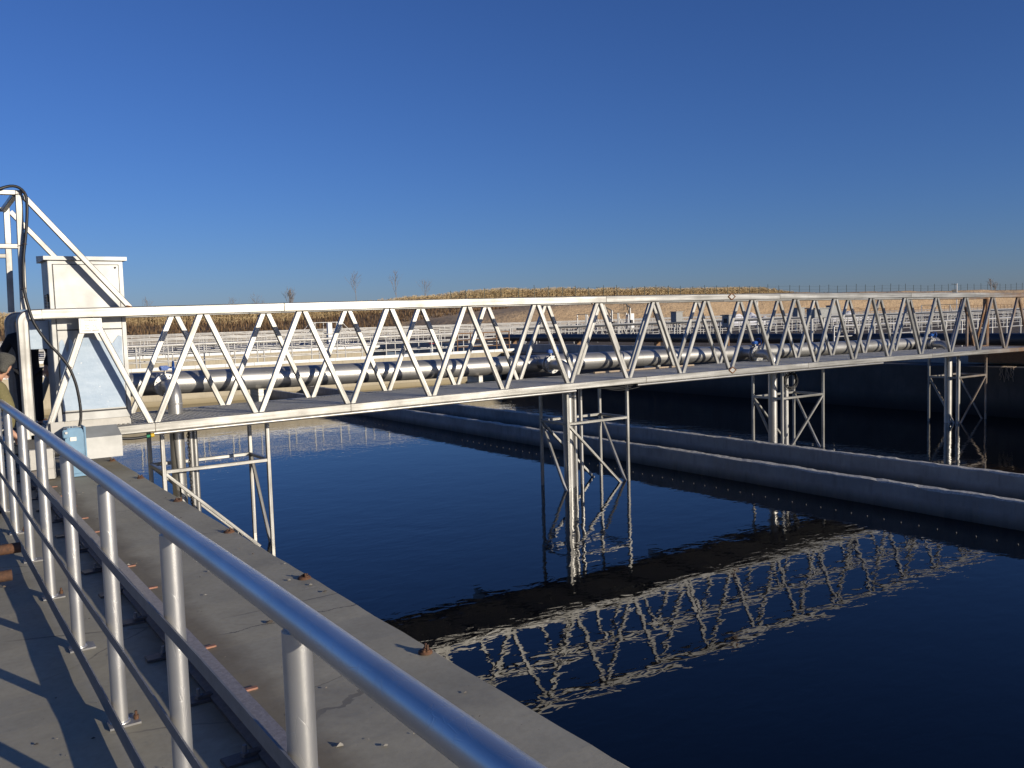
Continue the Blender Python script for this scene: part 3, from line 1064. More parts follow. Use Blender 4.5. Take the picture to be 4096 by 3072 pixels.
# folded guard sheet over the wheel drive
gd = MB()
x0, x1 = 1.632, 2.03
gd.v = [(x0, 11.2, 0.19), (x1, 11.2, 0.19), (x1, 11.2, 0.44), (x0, 11.2, 0.44), (x1 - 0.012, 11.425, 0.552), (x0, 11.425, 0.552),
        (x0, 11.21, 0.192), (x1, 11.21, 0.192), (x1, 11.21, 0.436), (x0, 11.21, 0.436), (x1 - 0.012, 11.435, 0.546), (x0, 11.435, 0.546)]
for q in ((0, 1, 2, 3), (3, 2, 4, 5), (9, 8, 7, 6), (11, 10, 8, 9), (0, 6, 7, 1), (1, 7, 8, 2), (2, 8, 10, 4), (4, 10, 11, 5), (5, 11, 9, 3), (3, 9, 6, 0)):
    gd.face(list(q))
BP(gd, 'guard_sheet', 'sheet')
BP(MB().box(1.95, 2.0, 11.435, 11.44, 0.30, 0.50), 'guard_bracket', 'truss')
# far carriage
BP(MB().box(25.25, 25.75, 11.3, 13.3, 0.02, 0.36, 0.01), 'end_beam', 'rustlight')
# cable mast -----------------------------------------------------------------
mast = bpy.data.objects.new('cable_mast', None)
C.objects.link(mast)
mast.parent = bridge
mast.matrix_parent_inverse = BINV
mast.location = (1.15, 12.2, 1.96)
minv = Matrix.Translation((-1.15, -12.2, -1.96))
def MP(mb, name, mat='truss'):
    ob = mb.build(name, mat, mast)
    ob.matrix_parent_inverse = minv
    return ob
for yy, zt in ((Y0, 3.315), (Y1, 3.30)):
    MP(MB().bar((1.125, yy, 1.958), (1.155, yy, zt), 0.072, 0.06), 'mast_post')
    MP(MB().bar((1.195, yy, zt - 0.055), (2.265, yy, 1.965), 0.062, 0.06), 'mast_brace')
    MP(MB().bar((1.118, yy, zt - 0.028), (-0.62, yy, zt - 0.06), 0.055, 0.055), 'mast_arm')
    MP(MB().bar((1.105, yy, 2.68), (-0.62, yy, 2.66), 0.055, 0.055), 'mast_arm')
    MP(MB().bar((-0.65, yy, 0.45), (-0.65, yy, zt - 0.03), 0.06, 0.06), 'mast_post')
    MP(MB().bar((-0.62, yy, 0.43), (1.02, yy, 0.43), 0.06, 0.06), 'mast_foot')
MP(MB().bar((1.12, Y0 + 0.03, 3.27), (1.12, Y1 - 0.03, 3.265), 0.06, 0.055, (0, 0, 1)), 'mast_tie')
MP(MB().bar((-0.65, Y0 + 0.03, 3.2), (-0.65, Y1 - 0.03, 3.2), 0.06, 0.055, (0, 0, 1)), 'mast_tie')
MP(MB().ring((2.26, Y0 - 0.01, 1.962), (0.4, 0.2, 1), 0.040, 0.012, 16, 6), 'rusty_weld', 'rustweld')
# supply hose -----------------------------------------------------------------
hp_ = [(-0.6, 11.4, 3.12), (0.3, 11.4, 3.18), (0.7, 11.4, 3.21), (0.85, 11.41, 3.27), (0.964, 11.41, 3.31), (1.019, 11.42, 3.335), (1.083, 11.42, 3.352), (1.144, 11.42, 3.344), (1.192, 11.415, 3.305), (1.22, 11.40, 3.24), (1.222, 11.40, 3.143), (1.212, 11.40, 3.0), (1.196, 11.40, 2.867), (1.178, 11.40, 2.74), (1.157, 11.4, 2.611), (1.14, 11.4, 2.48), (1.132, 11.4, 2.355), (1.128, 11.4, 2.24), (1.135, 11.4, 2.129), (1.16, 11.38, 1.98), (1.19, 11.36, 1.829),
       (1.25, 11.36, 1.70), (1.333, 11.36, 1.561), (1.42, 11.36, 1.455), (1.496, 11.36, 1.343), (1.54, 11.36, 1.26), (1.573, 11.36, 1.155), (1.597, 11.36, 1.06), (1.612, 11.36, 0.953), (1.622, 11.36, 0.85), (1.626, 11.36, 0.751), (1.622, 11.36, 0.66), (1.60, 11.35, 0.572)]
def smooth_path(p, it=2):
    p = [Vector(q) for q in p]
    for _ in range(it):
        q = [p[0]]
        for a, b in zip(p, p[1:]):
            q += [a * 0.75 + b * 0.25, a * 0.25 + b * 0.75]
        q.append(p[-1])
        p = q
    return p
hs = tag(MB().tube(smooth_path(hp_, 1), 0.0165, 14).build('supply_hose', 'black'), 'black rubber hose draped over the mast down to the blue gearbox', 'hose')
ht = MB()
for (x, z) in ((1.20, 3.28), (1.175, 2.70), (1.135, 2.2), (1.13, 2.10), (1.545, 1.27)):
    ht.ring((x, 11.40 if z > 2 else 11.36, z), (0.12, 0, 1), 0.018, 0.004, 14, 5)
    if z > 2:
        ht.tube([(x, 11.41, z), (1.10, 11.47, z - 0.02)], 0.003, 5)
ht.build('wire_tie', 'rust', hs)

# nameplate -----------------------------------------------------------------
npl = BP(MB().box(1.683, 1.932, 11.452, 11.462, 1.666, 1.840, 0.002), 'nameplate', 'plate')
def text_part(body, size, loc, parent, pinv, align='CENTER', mat='ink', name='lettering'):
    cu = bpy.data.curves.new('txt', 'FONT')
    cu.body = body
    cu.size = size
    cu.align_x = align
    to = bpy.data.objects.new('txt', cu)
    C.objects.link(to)
    dg = bpy.context.evaluated_depsgraph_get()
    me = bpy.data.meshes.new_from_object(to.evaluated_get(dg))
    bpy.data.objects.remove(to)
    bpy.data.curves.remove(cu)
    me.name = name
    me.transform(Matrix.Translation(loc) @ Matrix.Rotation(pi / 2, 4, 'X'))
    me.materials.clear()
    me.materials.append(M[mat])
    ob = link(name, me, parent)
    ob.matrix_parent_inverse = pinv
    return ob
rows = [('行车式泵吸排泥机', 0.0185, 1.808), ('型    号          流    量', 0.0125, 1.787), ('功    率          扬    程', 0.0125, 1.769),
        ('驱动功率          重    量', 0.0125, 1.751), ('轨道中心          行走速度', 0.0125, 1.733), ('出厂编号          出厂日期', 0.0125, 1.715)]
try:
    for body, sz, z in rows:
        text_part(body, sz, (1.808, 11.4512, z), npl, Matrix.Identity(4))
except Exception as e:
    print('text failed', e)
fr_ = MB()
for a, b in (((1.70, 1.682), (1.916, 1.682)), ((1.70, 1.828), (1.916, 1.828)), ((1.70, 1.682), (1.70, 1.828)), ((1.916, 1.682), (1.916, 1.828))):
    fr_.box(min(a[0], b[0]) - 0.0012, max(a[0], b[0]) + 0.0012, 11.4505, 11.4515, min(a[1], b[1]) - 0.0012, max(a[1], b[1]) + 0.0012)
fr_.box(1.712, 1.81, 11.4505, 11.4515, 1.692, 1.697)
fr_.box(1.82, 1.90, 11.4505, 11.4515, 1.694, 1.702)
fr_.build('printed_border', 'ink', npl)

# hanging bits under the chord
cc = MB()
rnd = random.Random(5)
for k in range(4):
    pts = []
    for i in range(9):
        u = i / 8
        pts.append((9.55 + u * (1.0 + 0.25 * k) + 0.03 * rnd.random(), Y0 + 0.02 + 0.03 * k, 0.41 + cb(9.8) - (0.02 + 0.03 * k) * sin(pi * u) - 0.012 * rnd.random()))
    cc.tube(smooth_path(pts, 1), 0.008, 7)
tag(cc.build('loose_cable', 'black'), 'loose black cables sagging below the truss bottom chord', 'cable')
co = MB()
for k in range(7):
    R = 0.155 + 0.012 * (k % 3) + rnd.uniform(-.006, .006)
    c = (15.66 + rnd.uniform(-.02, .02), 12.06 + 0.008 * k, 0.165 + rnd.uniform(-.03, .02))
    co.ring(c, (0.15 + rnd.uniform(-.1, .1), 1, rnd.uniform(-.1, .1)), R, 0.0085, 36, 6)
co.tube([(15.60, 12.08, 0.32), (15.62, 12.1, 0.44)], 0.008, 6)
tag(co.build('cable_coil', 'black'), 'coil of black cable hung from the bridge beside a suction frame', 'cable')
ha = MB()
ha.tube(smooth_path([(1.98, 11.46, 0.385), (2.12, 11.46, 0.355), (2.28, 11.46, 0.352), (2.45, 11.47, 0.372)], 2), 0.018, 10)
cbj = ha.build('corrugated_hose', 'black')
tag(cbj, 'short black corrugated hose under the chord with yellow and green tape', 'hose')
MB().tube([(2.36, 11.463, 0.361), (2.40, 11.466, 0.366)], 0.0195, 10).build('green_tape', 'green', cbj)
MB().tube([(2.41, 11.467, 0.367), (2.45, 11.47, 0.373)], 0.024, 10).build('yellow_tape', 'yellow', cbj)
tag(MB().box(10.75, 13.45, 12.80, 12.86, 0.516 + cb(12), 0.545 + cb(12), 0.004).build('plank', 'timber'), 'narrow timber plank lying along the grated walkway', 'plank')

# ================================================================== CONTROL CABINET
def cabinet():
    x0, x1, y0, y1, z0, z1 = 1.425, 2.255, 11.72, 12.30, 0.535, 2.545
    t = thing('control_cabinet', 'tall stainless control cabinet with peeling pale blue film on the bridge deck', 'cabinet', loc=((x0 + x1) / 2, (y0 + y1) / 2, z0))
    inv = Matrix.Translation((-(x0 + x1) / 2, -(y0 + y1) / 2, -z0))
    def P(mb, name, mat):
        ob = mb.build(name, mat, t)
        ob.matrix_parent_inverse = inv
        return ob
    P(MB().box(x0, x1, y0, y1, z0 + 0.07, z1, 0.004), 'body', 'sheet')
    P(MB().box(x0 + 0.03, x1 - 0.01, y0 + 0.02, y1 - 0.02, z0 - 0.03, z0 + 0.068), 'plinth', 'offwhite')
    rf = MB()
    ov = 0.045
    rf.v = [(x0 - ov, y0 - ov, z1 + 0.0), (x1 + ov, y0 - ov, z1 + 0.0), (x1 + ov, y1 + ov, z1), (x0 - ov, y1 + ov, z1),
            (x0 - ov, y0 - ov, z1 + 0.045), (x1 + ov, y0 - ov, z1 + 0.045), (x1 + ov, y1 + ov, z1 + 0.09), (x0 - ov, y1 + ov, z1 + 0.09)]
    for q in ((0, 3, 2, 1), (4, 5, 6, 7), (0, 1, 5, 4), (1, 2, 6, 5), (2, 3, 7, 6), (3, 0, 4, 7)):
        rf.face(list(q))
    P(rf, 'roof', 'sheet')
    P(MB().box(x0 + 0.046, x1 - 0.046, y0 - 0.003, y0 - 0.0005, 0.69, z1 - 0.046), 'door_seal', 'dark')
    P(MB().box(x0 + 0.055, x1 - 0.055, y0 - 0.012, y0 - 0.004, 1.715, z1 - 0.055, 0.003), 'upper_door', 'sheet')
    P(MB().box(x0 + 0.055, x1 - 0.055, y0 - 0.012, y0 - 0.004, 0.72, 1.70, 0.003), 'lower_door', 'sheet')
    # film with a torn upper edge
    fx0, fx1, zb = x0 + 0.065, x1 - 0.065, 0.735
    top = [(fx0, 1.56), (fx0 + 0.03, 1.60), (fx0 + 0.05, 1.575), (fx0 + 0.075, 1.44), (fx0 + 0.095, 1.46), (fx0 + 0.105, 1.585), (fx0 + 0.125, 1.60), (fx0 + 0.145, 1.575), (fx0 + 0.16, 1.53),
           (fx0 + 0.22, 1.60), (fx0 + 0.32, 1.62), (fx0 + 0.36, 1.585), (fx0 + 0.47, 1.565), (fx0 + 0.54, 1.53), (fx0 + 0.60, 1.54), (fx0 + 0.64, 1.60), (fx0 + 0.665, 1.63), (fx1, 1.61)]
    fm = MB()
    for i, (x, z) in enumerate(top):
        nz = 8
        for j in range(nz + 1):
            fm.v.append((x, y0 - 0.0145 - 0.002 * (noise.noise(Vector((x * 14, j * 0.9, 2))) + 0.6) - (0.010 if j == nz else 0) * random.random(), zb + (z - zb) * j / nz))
    for i in range(len(top) - 1):
        for j in range(8):
            fm.face([i * 9 + j, (i + 1) * 9 + j, (i + 1) * 9 + j + 1, i * 9 + j + 1], None, True)
    P(fm, 'protective_film', 'film')
    P(MB().box(1.195, 1.418, 11.95, 12.0, 1.49, 1.83, 0.003), 'side_panel', 'film')
    P(MB().box(x0 - 0.012, x0 - 0.001, y0 + 0.1, y0 + 0.16, 2.05, 2.15), 'hinge', 'dark')
    gl = MB()
    for i in range(9):
        gl.tube([(x0 - 0.022, y0 + 0.08, 1.975 + i * 0.018), (x0 - 0.022, y0 + 0.08, 1.985 + i * 0.018)], 0.026, 10)
    P(gl, 'cable_gland', 'black')
    P(MB().tube([(x1 - 0.09, y0 - 0.012, z1 - 0.085), (x1 - 0.09, y0 - 0.022, z1 - 0.085)], 0.013, 12), 'lock', 'dark')
    P(MB().box(x0 + 0.055, x1 - 0.055, y0 - 0.006, y0 - 0.001, z0 + 0.075, 0.70), 'kick_plate', 'sheet')
cabinet()

# ================================================================== FAR RAILINGS AND EQUIPMENT
_pm = {}
def railing(label, x0, x1, y, z0, h, sp=1.21, nr=3, mat='farrail', r=0.029, group=None, rust_from=None, back=0.0):
    t = thing('railing', label, 'railing', group, ((x0 + x1) / 2, y, z0))
    inv = Matrix.Translation((-(x0 + x1) / 2, -y, -z0))
    for k in range(nr):
        z = z0 + h * (1 - k / nr)
        rr = r * (1.15 if k == 0 else 0.75)
        ob = MB().tube([(x0, y, z), (x1, y, z)], rr, 8).build('rail', mat, t)
        ob.matrix_parent_inverse = inv
    key = (h, r, mat)
    if key not in _pm:
        _pm[key] = MB().tube([(0, 0, 0), (0, 0, h - 0.01)], r, 8).mesh('post', mat)
    kr = (h, r, 'rustlight')
    if rust_from is not None and kr not in _pm:
        _pm[kr] = MB().tube([(0, 0, 0), (0, 0, h - 0.01)], r, 8).mesh('post', 'rustlight')
    x = x0
    cnt = 0
    while x <= x1 + 0.01 and cnt < 290:
        me = _pm[kr] if (rust_from is not None and x > rust_from) else _pm[key]
        inst(me, 'post', (x - (x0 + x1) / 2, 0, 0), t)
        x += sp
        cnt += 1
    return t
railing('pale tube railing standing on the white kerb of the end wall', 1.3, 21.9, YA + 0.09, 0.0, 1.0)
railing('short brown stained railing where the end wall meets the side wall', 22.1, 25.2, YA + 0.09, 0.0, 1.0, 0.77, mat='rustlight')
railing('pale tube railing along the back of the end wall walkway', 1.3, 25.2, 38.25, 0.0, 1.0, 1.3)
railing('pale tube railing on the kerb of the second tan wall', 2.3, 40.0, 52.1, 0.0, 1.0, 1.2)
railing('pale tube railing between the second tan wall and the header pipe', 2.3, 30.0, 55.0, -0.02, 1.05, 1.15)
railing('pale tube railing on open ground beyond the stile', 2.3, 70.0, 66.5, -0.02, 1.1, 1.2)
railing('pale tube railing behind the long header pipe', 2.3, 60.0, 61.6, 0.0, 1.02, 1.2)
railing('pale tube railing crossing over the thick black pipe beyond the parapet', 26.3, 47.0, 18.5, 0.0, 1.07, 1.19, r=0.03)
railing('dense white railing in front of the davit cranes', 27.0, 95.0, 42.0, 0.0, 1.1, 0.95)
railing('white railing just behind the davit cranes', 27.0, 100.0, 47.0, 0.0, 1.1, 1.1)
railing('white railing in front of the white sheeted heaps', 30.0, 118.0, 60.0, 0.0, 1.15, 1.25)
railing('distant pale railing before the foot of the sand bank', 12.0, 120.0, 74.0, 0.0, 1.1, 1.3)
railing('farthest pale railing at the foot of the sand bank', 12.0, 125.0, 84.0, 0.0, 1.1, 1.4)
railing('brown stained railing before the sand bank beside the pennant mast', 95.0, 190.0, 72.0, 0.0, 1.5, 1.2, 4, 'rustlight')
railing('pale railing beyond the black pipe and behind the steel gantry', 44.0, 92.0, 31.0, 0.0, 1.05, 1.15, r=0.026)
railing('pale railing beside the grey pipe on stands', 44.0, 92.0, 36.0, 0.0, 1.05, 1.25, r=0.026)

# thick black pipe on supports
bp = thing('black_pipe', 'thick black pipe on short supports running behind the parapet wall', 'pipe', loc=(27.5, 27, 0))
def rel(mb, name, mat, parent, loc):
    ob = mb.build(name, mat, parent)
    ob.matrix_parent_inverse = Matrix.Translation([-c for c in loc])
    return ob
rel(MB().tube([(27.5, 3 + 2 * i, 0.60) for i in range(20)], 0.19, 30), 'pipe_run', 'blackpipe', bp, (27.5, 27, 0))
for i in range(7):
    y = 6 + i * 5.6
    rel(MB().ring((27.5, y + 1, 0.60), (0, 1, 0), 0.185, 0.016, 26, 6), 'pipe_band', 'dark', bp, (27.5, 27, 0))
    rel(MB().box(27.38, 27.62, y - 0.08, y + 0.08, -0.02, 0.43), 'support', 'rustlight', bp, (27.5, 27, 0))
# header pipe on the rear wall
hpp = thing('header_pipe', 'long stainless header pipe with small valves behind the second tan wall', 'pipe', loc=(14, 57, 0))
rel(MB().tube([(3.0, 57, 0.27), (14, 57, 0.27), (25.5, 57, 0.27)], 0.15, 24), 'pipe_run', 'pipe', hpp, (14, 57, 0))
for i in range(10):
    x = 3.6 + 2.3 * i
    rel(MB().box(x - 0.1, x + 0.1, 56.86, 57.14, 0.0, 0.13), 'saddle', 'tanwall', hpp, (14, 57, 0))
    mb = MB().tube([(x + 0.9, 56.9, 0.27), (x + 0.9, 56.62, 0.27)], 0.05, 10)
    mb.tube([(x + 0.9, 56.66, 0.27), (x + 0.9, 56.62, 0.27)], 0.10, 12)
    mb.tube([(x + 0.9, 56.7, 0.3), (x + 0.9, 56.7, 0.50)], 0.02, 8)
    mb.ring((x + 0.9, 56.7, 0.50), (0, 0, 1), 0.07, 0.012, 14, 5)
    rel(mb, 'branch_valve', 'dark' if i % 3 else 'pipe', hpp, (14, 57, 0))
# grey pipe on stands
gp_ = thing('grey_pipe', 'thin grey pipe carried on tall stands above the railings', 'pipe', loc=(60, 40, 0))
rel(MB().tube([(28, 40, 1.06), (60, 40, 1.06), (95, 40, 1.06)], 0.065, 14), 'pipe_run', 'blackpipe', gp_, (60, 40, 0))
for i in range(17):
    rel(MB().bar((28.5 + 4 * i, 40, 0), (28.5 + 4 * i, 40, 1.0), 0.07, 0.07), 'stand', 'greybox', gp_, (60, 40, 0))

# davit cranes
def davit(x, y, zt, arm, label, right=1):
    t = thing('davit_crane', label, 'crane', 'small davit cranes', (x, y, 0))
    MB().tube([(0, 0, 0), (0, 0, zt)], 0.065, 12).build('mast', 'farrail', t)
    MB().bar((0.1 * right, 0, zt - 0.05), (-arm * right, 0.05, zt + 0.42), 0.07, 0.06).build('jib', 'dark', t)
    MB().bar((0, 0, zt * 0.72), (-arm * 0.55 * right, 0.03, zt + 0.2), 0.05, 0.05).build('strut', 'dark', t)
    MB().tube([(-arm * right, 0.05, zt + 0.4), (-arm * right, 0.05, zt - 0.55)], 0.014, 6).build('chain', 'dark', t)
    MB().ring((-arm * right, 0.05, zt + 0.38), (0, 1, 0), 0.10, 0.03, 14, 6).build('sheave', 'rust', t)
    MB().box(-0.09, 0.09, -0.2, -0.06, zt * 0.45, zt * 0.62, 0.01).build('winch', 'dark', t)
davit(38.97, 44.5, 1.98, 0.95, 'davit crane with a hanging chain beside the small steel platform')
davit(40.6, 44.5, 2.12, 0.5, 'davit crane with a short jib next to the white panel')
davit(43.4, 44.5, 1.95, 0.55, 'slim davit crane standing alone against the sand bank')
davit(55.5, 46.0, 2.5, 0.9, 'davit crane with long strut behind the grey cabinets')
# steel platforms / stair frames by the davits
def platform(x, y, w, h, label):
    t = thing('steel_platform', label, 'platform', None, (x, y, 0))
    for dx in (0, w):
        for dy in (0, 0.9):
            MB().bar((dx, dy, 0), (dx, dy, h), 0.06, 0.06).build('leg', 'farrail', t)
    MB().box(-0.05, w + 0.05, -0.05, 0.95, h - 0.78, h - 0.72).build('floor', 'greybox', t)
    for dy in (0, 0.9):
        MB().bar((0, dy, h), (w, dy, h), 0.05, 0.05).build('handrail', 'dark', t)
        MB().bar((w, dy, h), (w + 0.85, dy, 0.1), 0.05, 0.05).build('stair_rail', 'farrail', t)
platform(37.6, 45.6, 0.85, 1.78, 'small steel platform with stair rails beside a davit crane')
platform(40.9, 46.0, 0.7, 1.8, 'narrow steel platform with stair rails behind the white panel')
platform(71.0, 40.5, 4.5, 1.72, 'square steel gantry frame standing over the railings at the far end')
tag(MB().box(41.35, 41.9, 45.5, 45.6, 0.75, 1.75, 0.01).build('white_panel', 'white'), 'upright white panel beside the narrow steel platform', 'panel')
# electrical boxes on posts
def ebox(x, y, w, d, z0, z1, zb, label, window=False, legs=1):
    t = thing('electrical_cabinet', label, 'cabinet', None, (x, y, zb))
    MB().box(-w / 2, w / 2, -d / 2, d / 2, z0 - zb, z1 - zb, 0.012).build('body', 'greybox', t)
    MB().box(-w / 2 - 0.05, w / 2 + 0.05, -d / 2 - 0.05, d / 2 + 0.05, z1 - zb + 0.002, z1 - zb + 0.04, 0.008).build('roof', 'greybox', t)
    if window:
        MB().box(-w / 2 - 0.008, -w / 2 - 0.001, -d * 0.25, d * 0.25, (z0 + z1) / 2 - zb - 0.05, (z0 + z1) / 2 - zb + 0.12).build('window', 'black', t)
    for k in range(legs):
        xx = 0 if legs == 1 else (-w / 2 + 0.06 + k * (w - 0.12))
        MB().bar((xx, 0, 0), (xx, 0, z0 - zb), 0.07, 0.07).build('leg', 'rustlight' if legs == 1 else 'farrail', t)
    return t
ebox(26.55, 23.45, 0.30, 0.36, 1.07, 1.53, -0.02, 'grey electrical cabinet with a dark window on a single rusty post', True)
ebox(26.5, 19.3, 0.80, 0.35, 1.38, 1.69, -0.02, 'wide grey cabinet on two legs beside the black pipe', False, 2)
ebox(41.5, 41.0, 0.6, 0.5, 1.0, 1.75, -0.02, 'grey box cabinet next to the first davit crane', False, 2)
ebox(58.0, 44.0, 0.9, 0.5, 0.9, 1.8, -0.02, 'grey cabinet behind the dense railings near white sheeted heaps', False, 2)
ebox(88.0, 62.0, 1.6, 0.8, 0.9, 2.0, -0.02, 'weathered grey machine box on two legs by the brown railing', False, 2)
# stile over the header pipe
st = thing('step_over_stile', 'pale step over stile with sloping handrails crossing the header pipe', 'stile', loc=(23.4, 56.0, 0))
for dy in (-0.45, 0.45):
    for xx in (-0.95, 0.0, 0.95):
        MB().tube([(xx, dy, 0.0), (xx, dy, 1.75)], 0.025, 8).build('post', 'farrail', st)
    MB().tube([(-1.75, dy, 0.95), (-0.95, dy, 1.75), (0.95, dy, 1.75), (1.75, dy, 0.95)], 0.026, 8).build('handrail', 'farrail', st)
    MB().tube([(-1.75, dy, 0.45), (-0.95, dy, 1.25), (0.95, dy, 1.25), (1.75, dy, 0.45)], 0.02, 8).build('midrail', 'farrail', st)
    for s_ in (-1, 1):
        MB().tube([(1.75 * s_, dy, 0.0), (1.75 * s_, dy, 0.95)], 0.025, 8).build('post', 'farrail', st)
MB().box(-0.95, 0.95, -0.45, 0.45, 0.66, 0.70).build('platform', 'greybox', st)
for s_ in (-1, 1):
    for k in range(3):
        MB().box(min(s_ * (1.05 + 0.25 * k), s_ * (1.27 + 0.25 * k)), max(s_ * (1.05 + 0.25 * k), s_ * (1.27 + 0.25 * k)), -0.42, 0.42, 0.50 - 0.17 * k, 0.53 - 0.17 * k).build('step', 'greybox', st)
tag(MB().box(22.95, 23.25, 54.6, 54.85, 0.0, 1.72, 0.01).build('signal_box', 'white'), 'narrow upright white box in front of the stile', 'box')
# valve post with red wheel on the end wall
vp = thing('valve_post', 'white valve post with a red handwheel on the end wall walkway', 'valve', loc=(21.1, 37.5, 0))
MB().tube([(0, 0, 0), (0, 0, 0.02), (0, 0, 0.03), (0, 0, 0.4), (0, 0, 0.5)], [0.13, 0.13, 0.085, 0.065, 0.06], 14).build('column', 'white', vp)
MB().ring((0, 0, 0.55), (0, 0, 1), 0.12, 0.022, 18, 6).build('handwheel', 'red', vp)
MB().tube([(0, 0, 0.5), (0, 0, 0.60)], 0.03, 8).build('stem', 'red', vp)
# sheeted heaps
def heap(x, y, L, h, label):
    mb = MB()
    nx_, ny_ = 26, 8
    for j in range(ny_ + 1):
        for i in range(nx_ + 1):
            u, v = i / nx_, j / ny_
            q = (sin(pi * u) ** 0.4) * (sin(pi * v) ** 0.6)
            z = h * q * (0.75 + 0.5 * noise.noise(Vector((u * 9, v * 3, x))))
            mb.v.append((x + (u - 0.5) * L, y + (v - 0.5) * 3.0, max(-0.05, z)))
    for j in range(ny_):
        for i in range(nx_):
            a = j * (nx_ + 1) + i
            mb.face([a, a + 1, a + nx_ + 2, a + nx_ + 1])
    tag(mb.build('sheeted_heap', 'sack'), label, 'heap', 'white sheeted heaps')
heap(82.5, 70, 8, 1.55, 'white plastic sheeted heap behind the window cabinet and railings')
heap(101.0, 70, 10, 1.55, 'longer white plastic sheeted heap nearer the foot of the sand bank')
# hanging dead weed on the side wall
hw_ = MB()
rnd = random.Random(9)
for k in range(9):
    y = 11.72 + 0.04 * k + rnd.uniform(-.02, .02)
    z = 0.0
    pts = [(24.75, y, -0.03), (24.60 - rnd.uniform(0.01, .04), y, -0.05)]
    for i in range(5):
        z = -0.10 - 0.09 * i * (0.5 + 0.6 * rnd.random())
        pts.append((24.575 - rnd.uniform(0.0, .03), y + rnd.uniform(-.03, .03), z))
    hw_.tube(pts, 0.009, 5)
tag(hw_.build('hanging_weed', 'timber'), 'dry pale weed hanging over the shaded side wall', 'weed')

# ================================================================== VEGETATION
def corn(x0, x1, y0, y1, n, name, seed, label):
    rnd = random.Random(seed)
    mb = MB()
    for _ in range(n):
        x = rnd.uniform(x0, x1)
        y = y0 + (y1 - y0) * rnd.random() ** 1.4
        z = terrain(x, y) - 0.05
        h = rnd.uniform(1.55, 2.55) * (0.85 + 0.25 * noise.noise(Vector((x * 0.13, y * 0.1, 2.0)))) * (1 - 0.6 * sstep(148, 160, x))
        lx, ly = rnd.uniform(-.12, .12), rnd.uniform(-.1, .1)
        b = len(mb.v)
        w = 0.022
        mb.v += [(x - w, y, z), (x + w, y, z), (x + lx + w * .5, y + ly, z + h), (x + lx - w * .5, y + ly, z + h)]
        mb.face([b, b + 1, b + 2, b + 3])
        for k in range(6):
            zz = z + h * rnd.uniform(0.2, 0.93)
            a = rnd.uniform(0, 2 * pi)
            L = rnd.uniform(0.3, 0.65)
            dx, dy = cos(a) * L, sin(a) * L
            q = (zz - z) / h
            bx, by = x + lx * q, y + ly * q
            b = len(mb.v)
            ww = 0.03
            up = rnd.uniform(0.05, 0.25)
            mb.v += [(bx, by, zz - ww), (bx, by, zz + ww), (bx + dx * .55, by + dy * .55, zz + up + ww), (bx + dx * .55, by + dy * .55, zz + up - ww), (bx + dx, by + dy, zz + up - rnd.uniform(.1, .4))]
            mb.face([b, b + 3, b + 2, b + 1])
            mb.face([b + 3, b + 4, b + 2])
    o = mb.build(name, 'corn')
    stuff(o)
    o['label'] = label
    o['category'] = 'corn'
corn(-25, 62, 121.5, 127, 6500, 'corn_field', 1, 'dry standing corn on the low scrub bank')
corn(62, 160, 121.5, 127, 8500, 'corn_field', 2, 'dry standing corn behind the fence above the sand bank')

def tufts(x0, x1, y0, y1, n, seed, hmin, hmax):
    rnd = random.Random(seed)
    mb = MB()
    for _ in range(n):
        x, y = rnd.uniform(x0, x1), rnd.uniform(y0, y1)
        if x > 54 and lerp_tab(SAND, x) * sstep(90, 98.5, y) > 0.25 and y < 112:
            continue
        z = terrain(x, y) - 0.03
        for k in range(5):
            a = rnd.uniform(0, 2 * pi)
            h = rnd.uniform(hmin, hmax)
            l = rnd.uniform(0.1, 0.5) * h
            wd_ = rnd.uniform(0.02, 0.06)
            b = len(mb.v)
            px, py = -sin(a) * wd_, cos(a) * wd_
            mb.v += [(x - px, y - py, z), (x + px, y + py, z), (x + cos(a) * l, y + sin(a) * l, z + h)]
            mb.face([b, b + 1, b + 2])
    return mb
o = tufts(-30, 78, 92, 121, 11000, 4, 0.25, 0.9).build('dry_grass', 'grass')
stuff(o)
o['label'] = 'dead brown grass and scrub covering the low bank'
o['category'] = 'grass'
o = tufts(60, 330, 120.5, 124, 3500, 8, 0.3, 0.8).build('dry_grass', 'grass')
stuff(o)
o['label'] = 'thin dry grass along the crest above the sand bank'
o['category'] = 'grass'

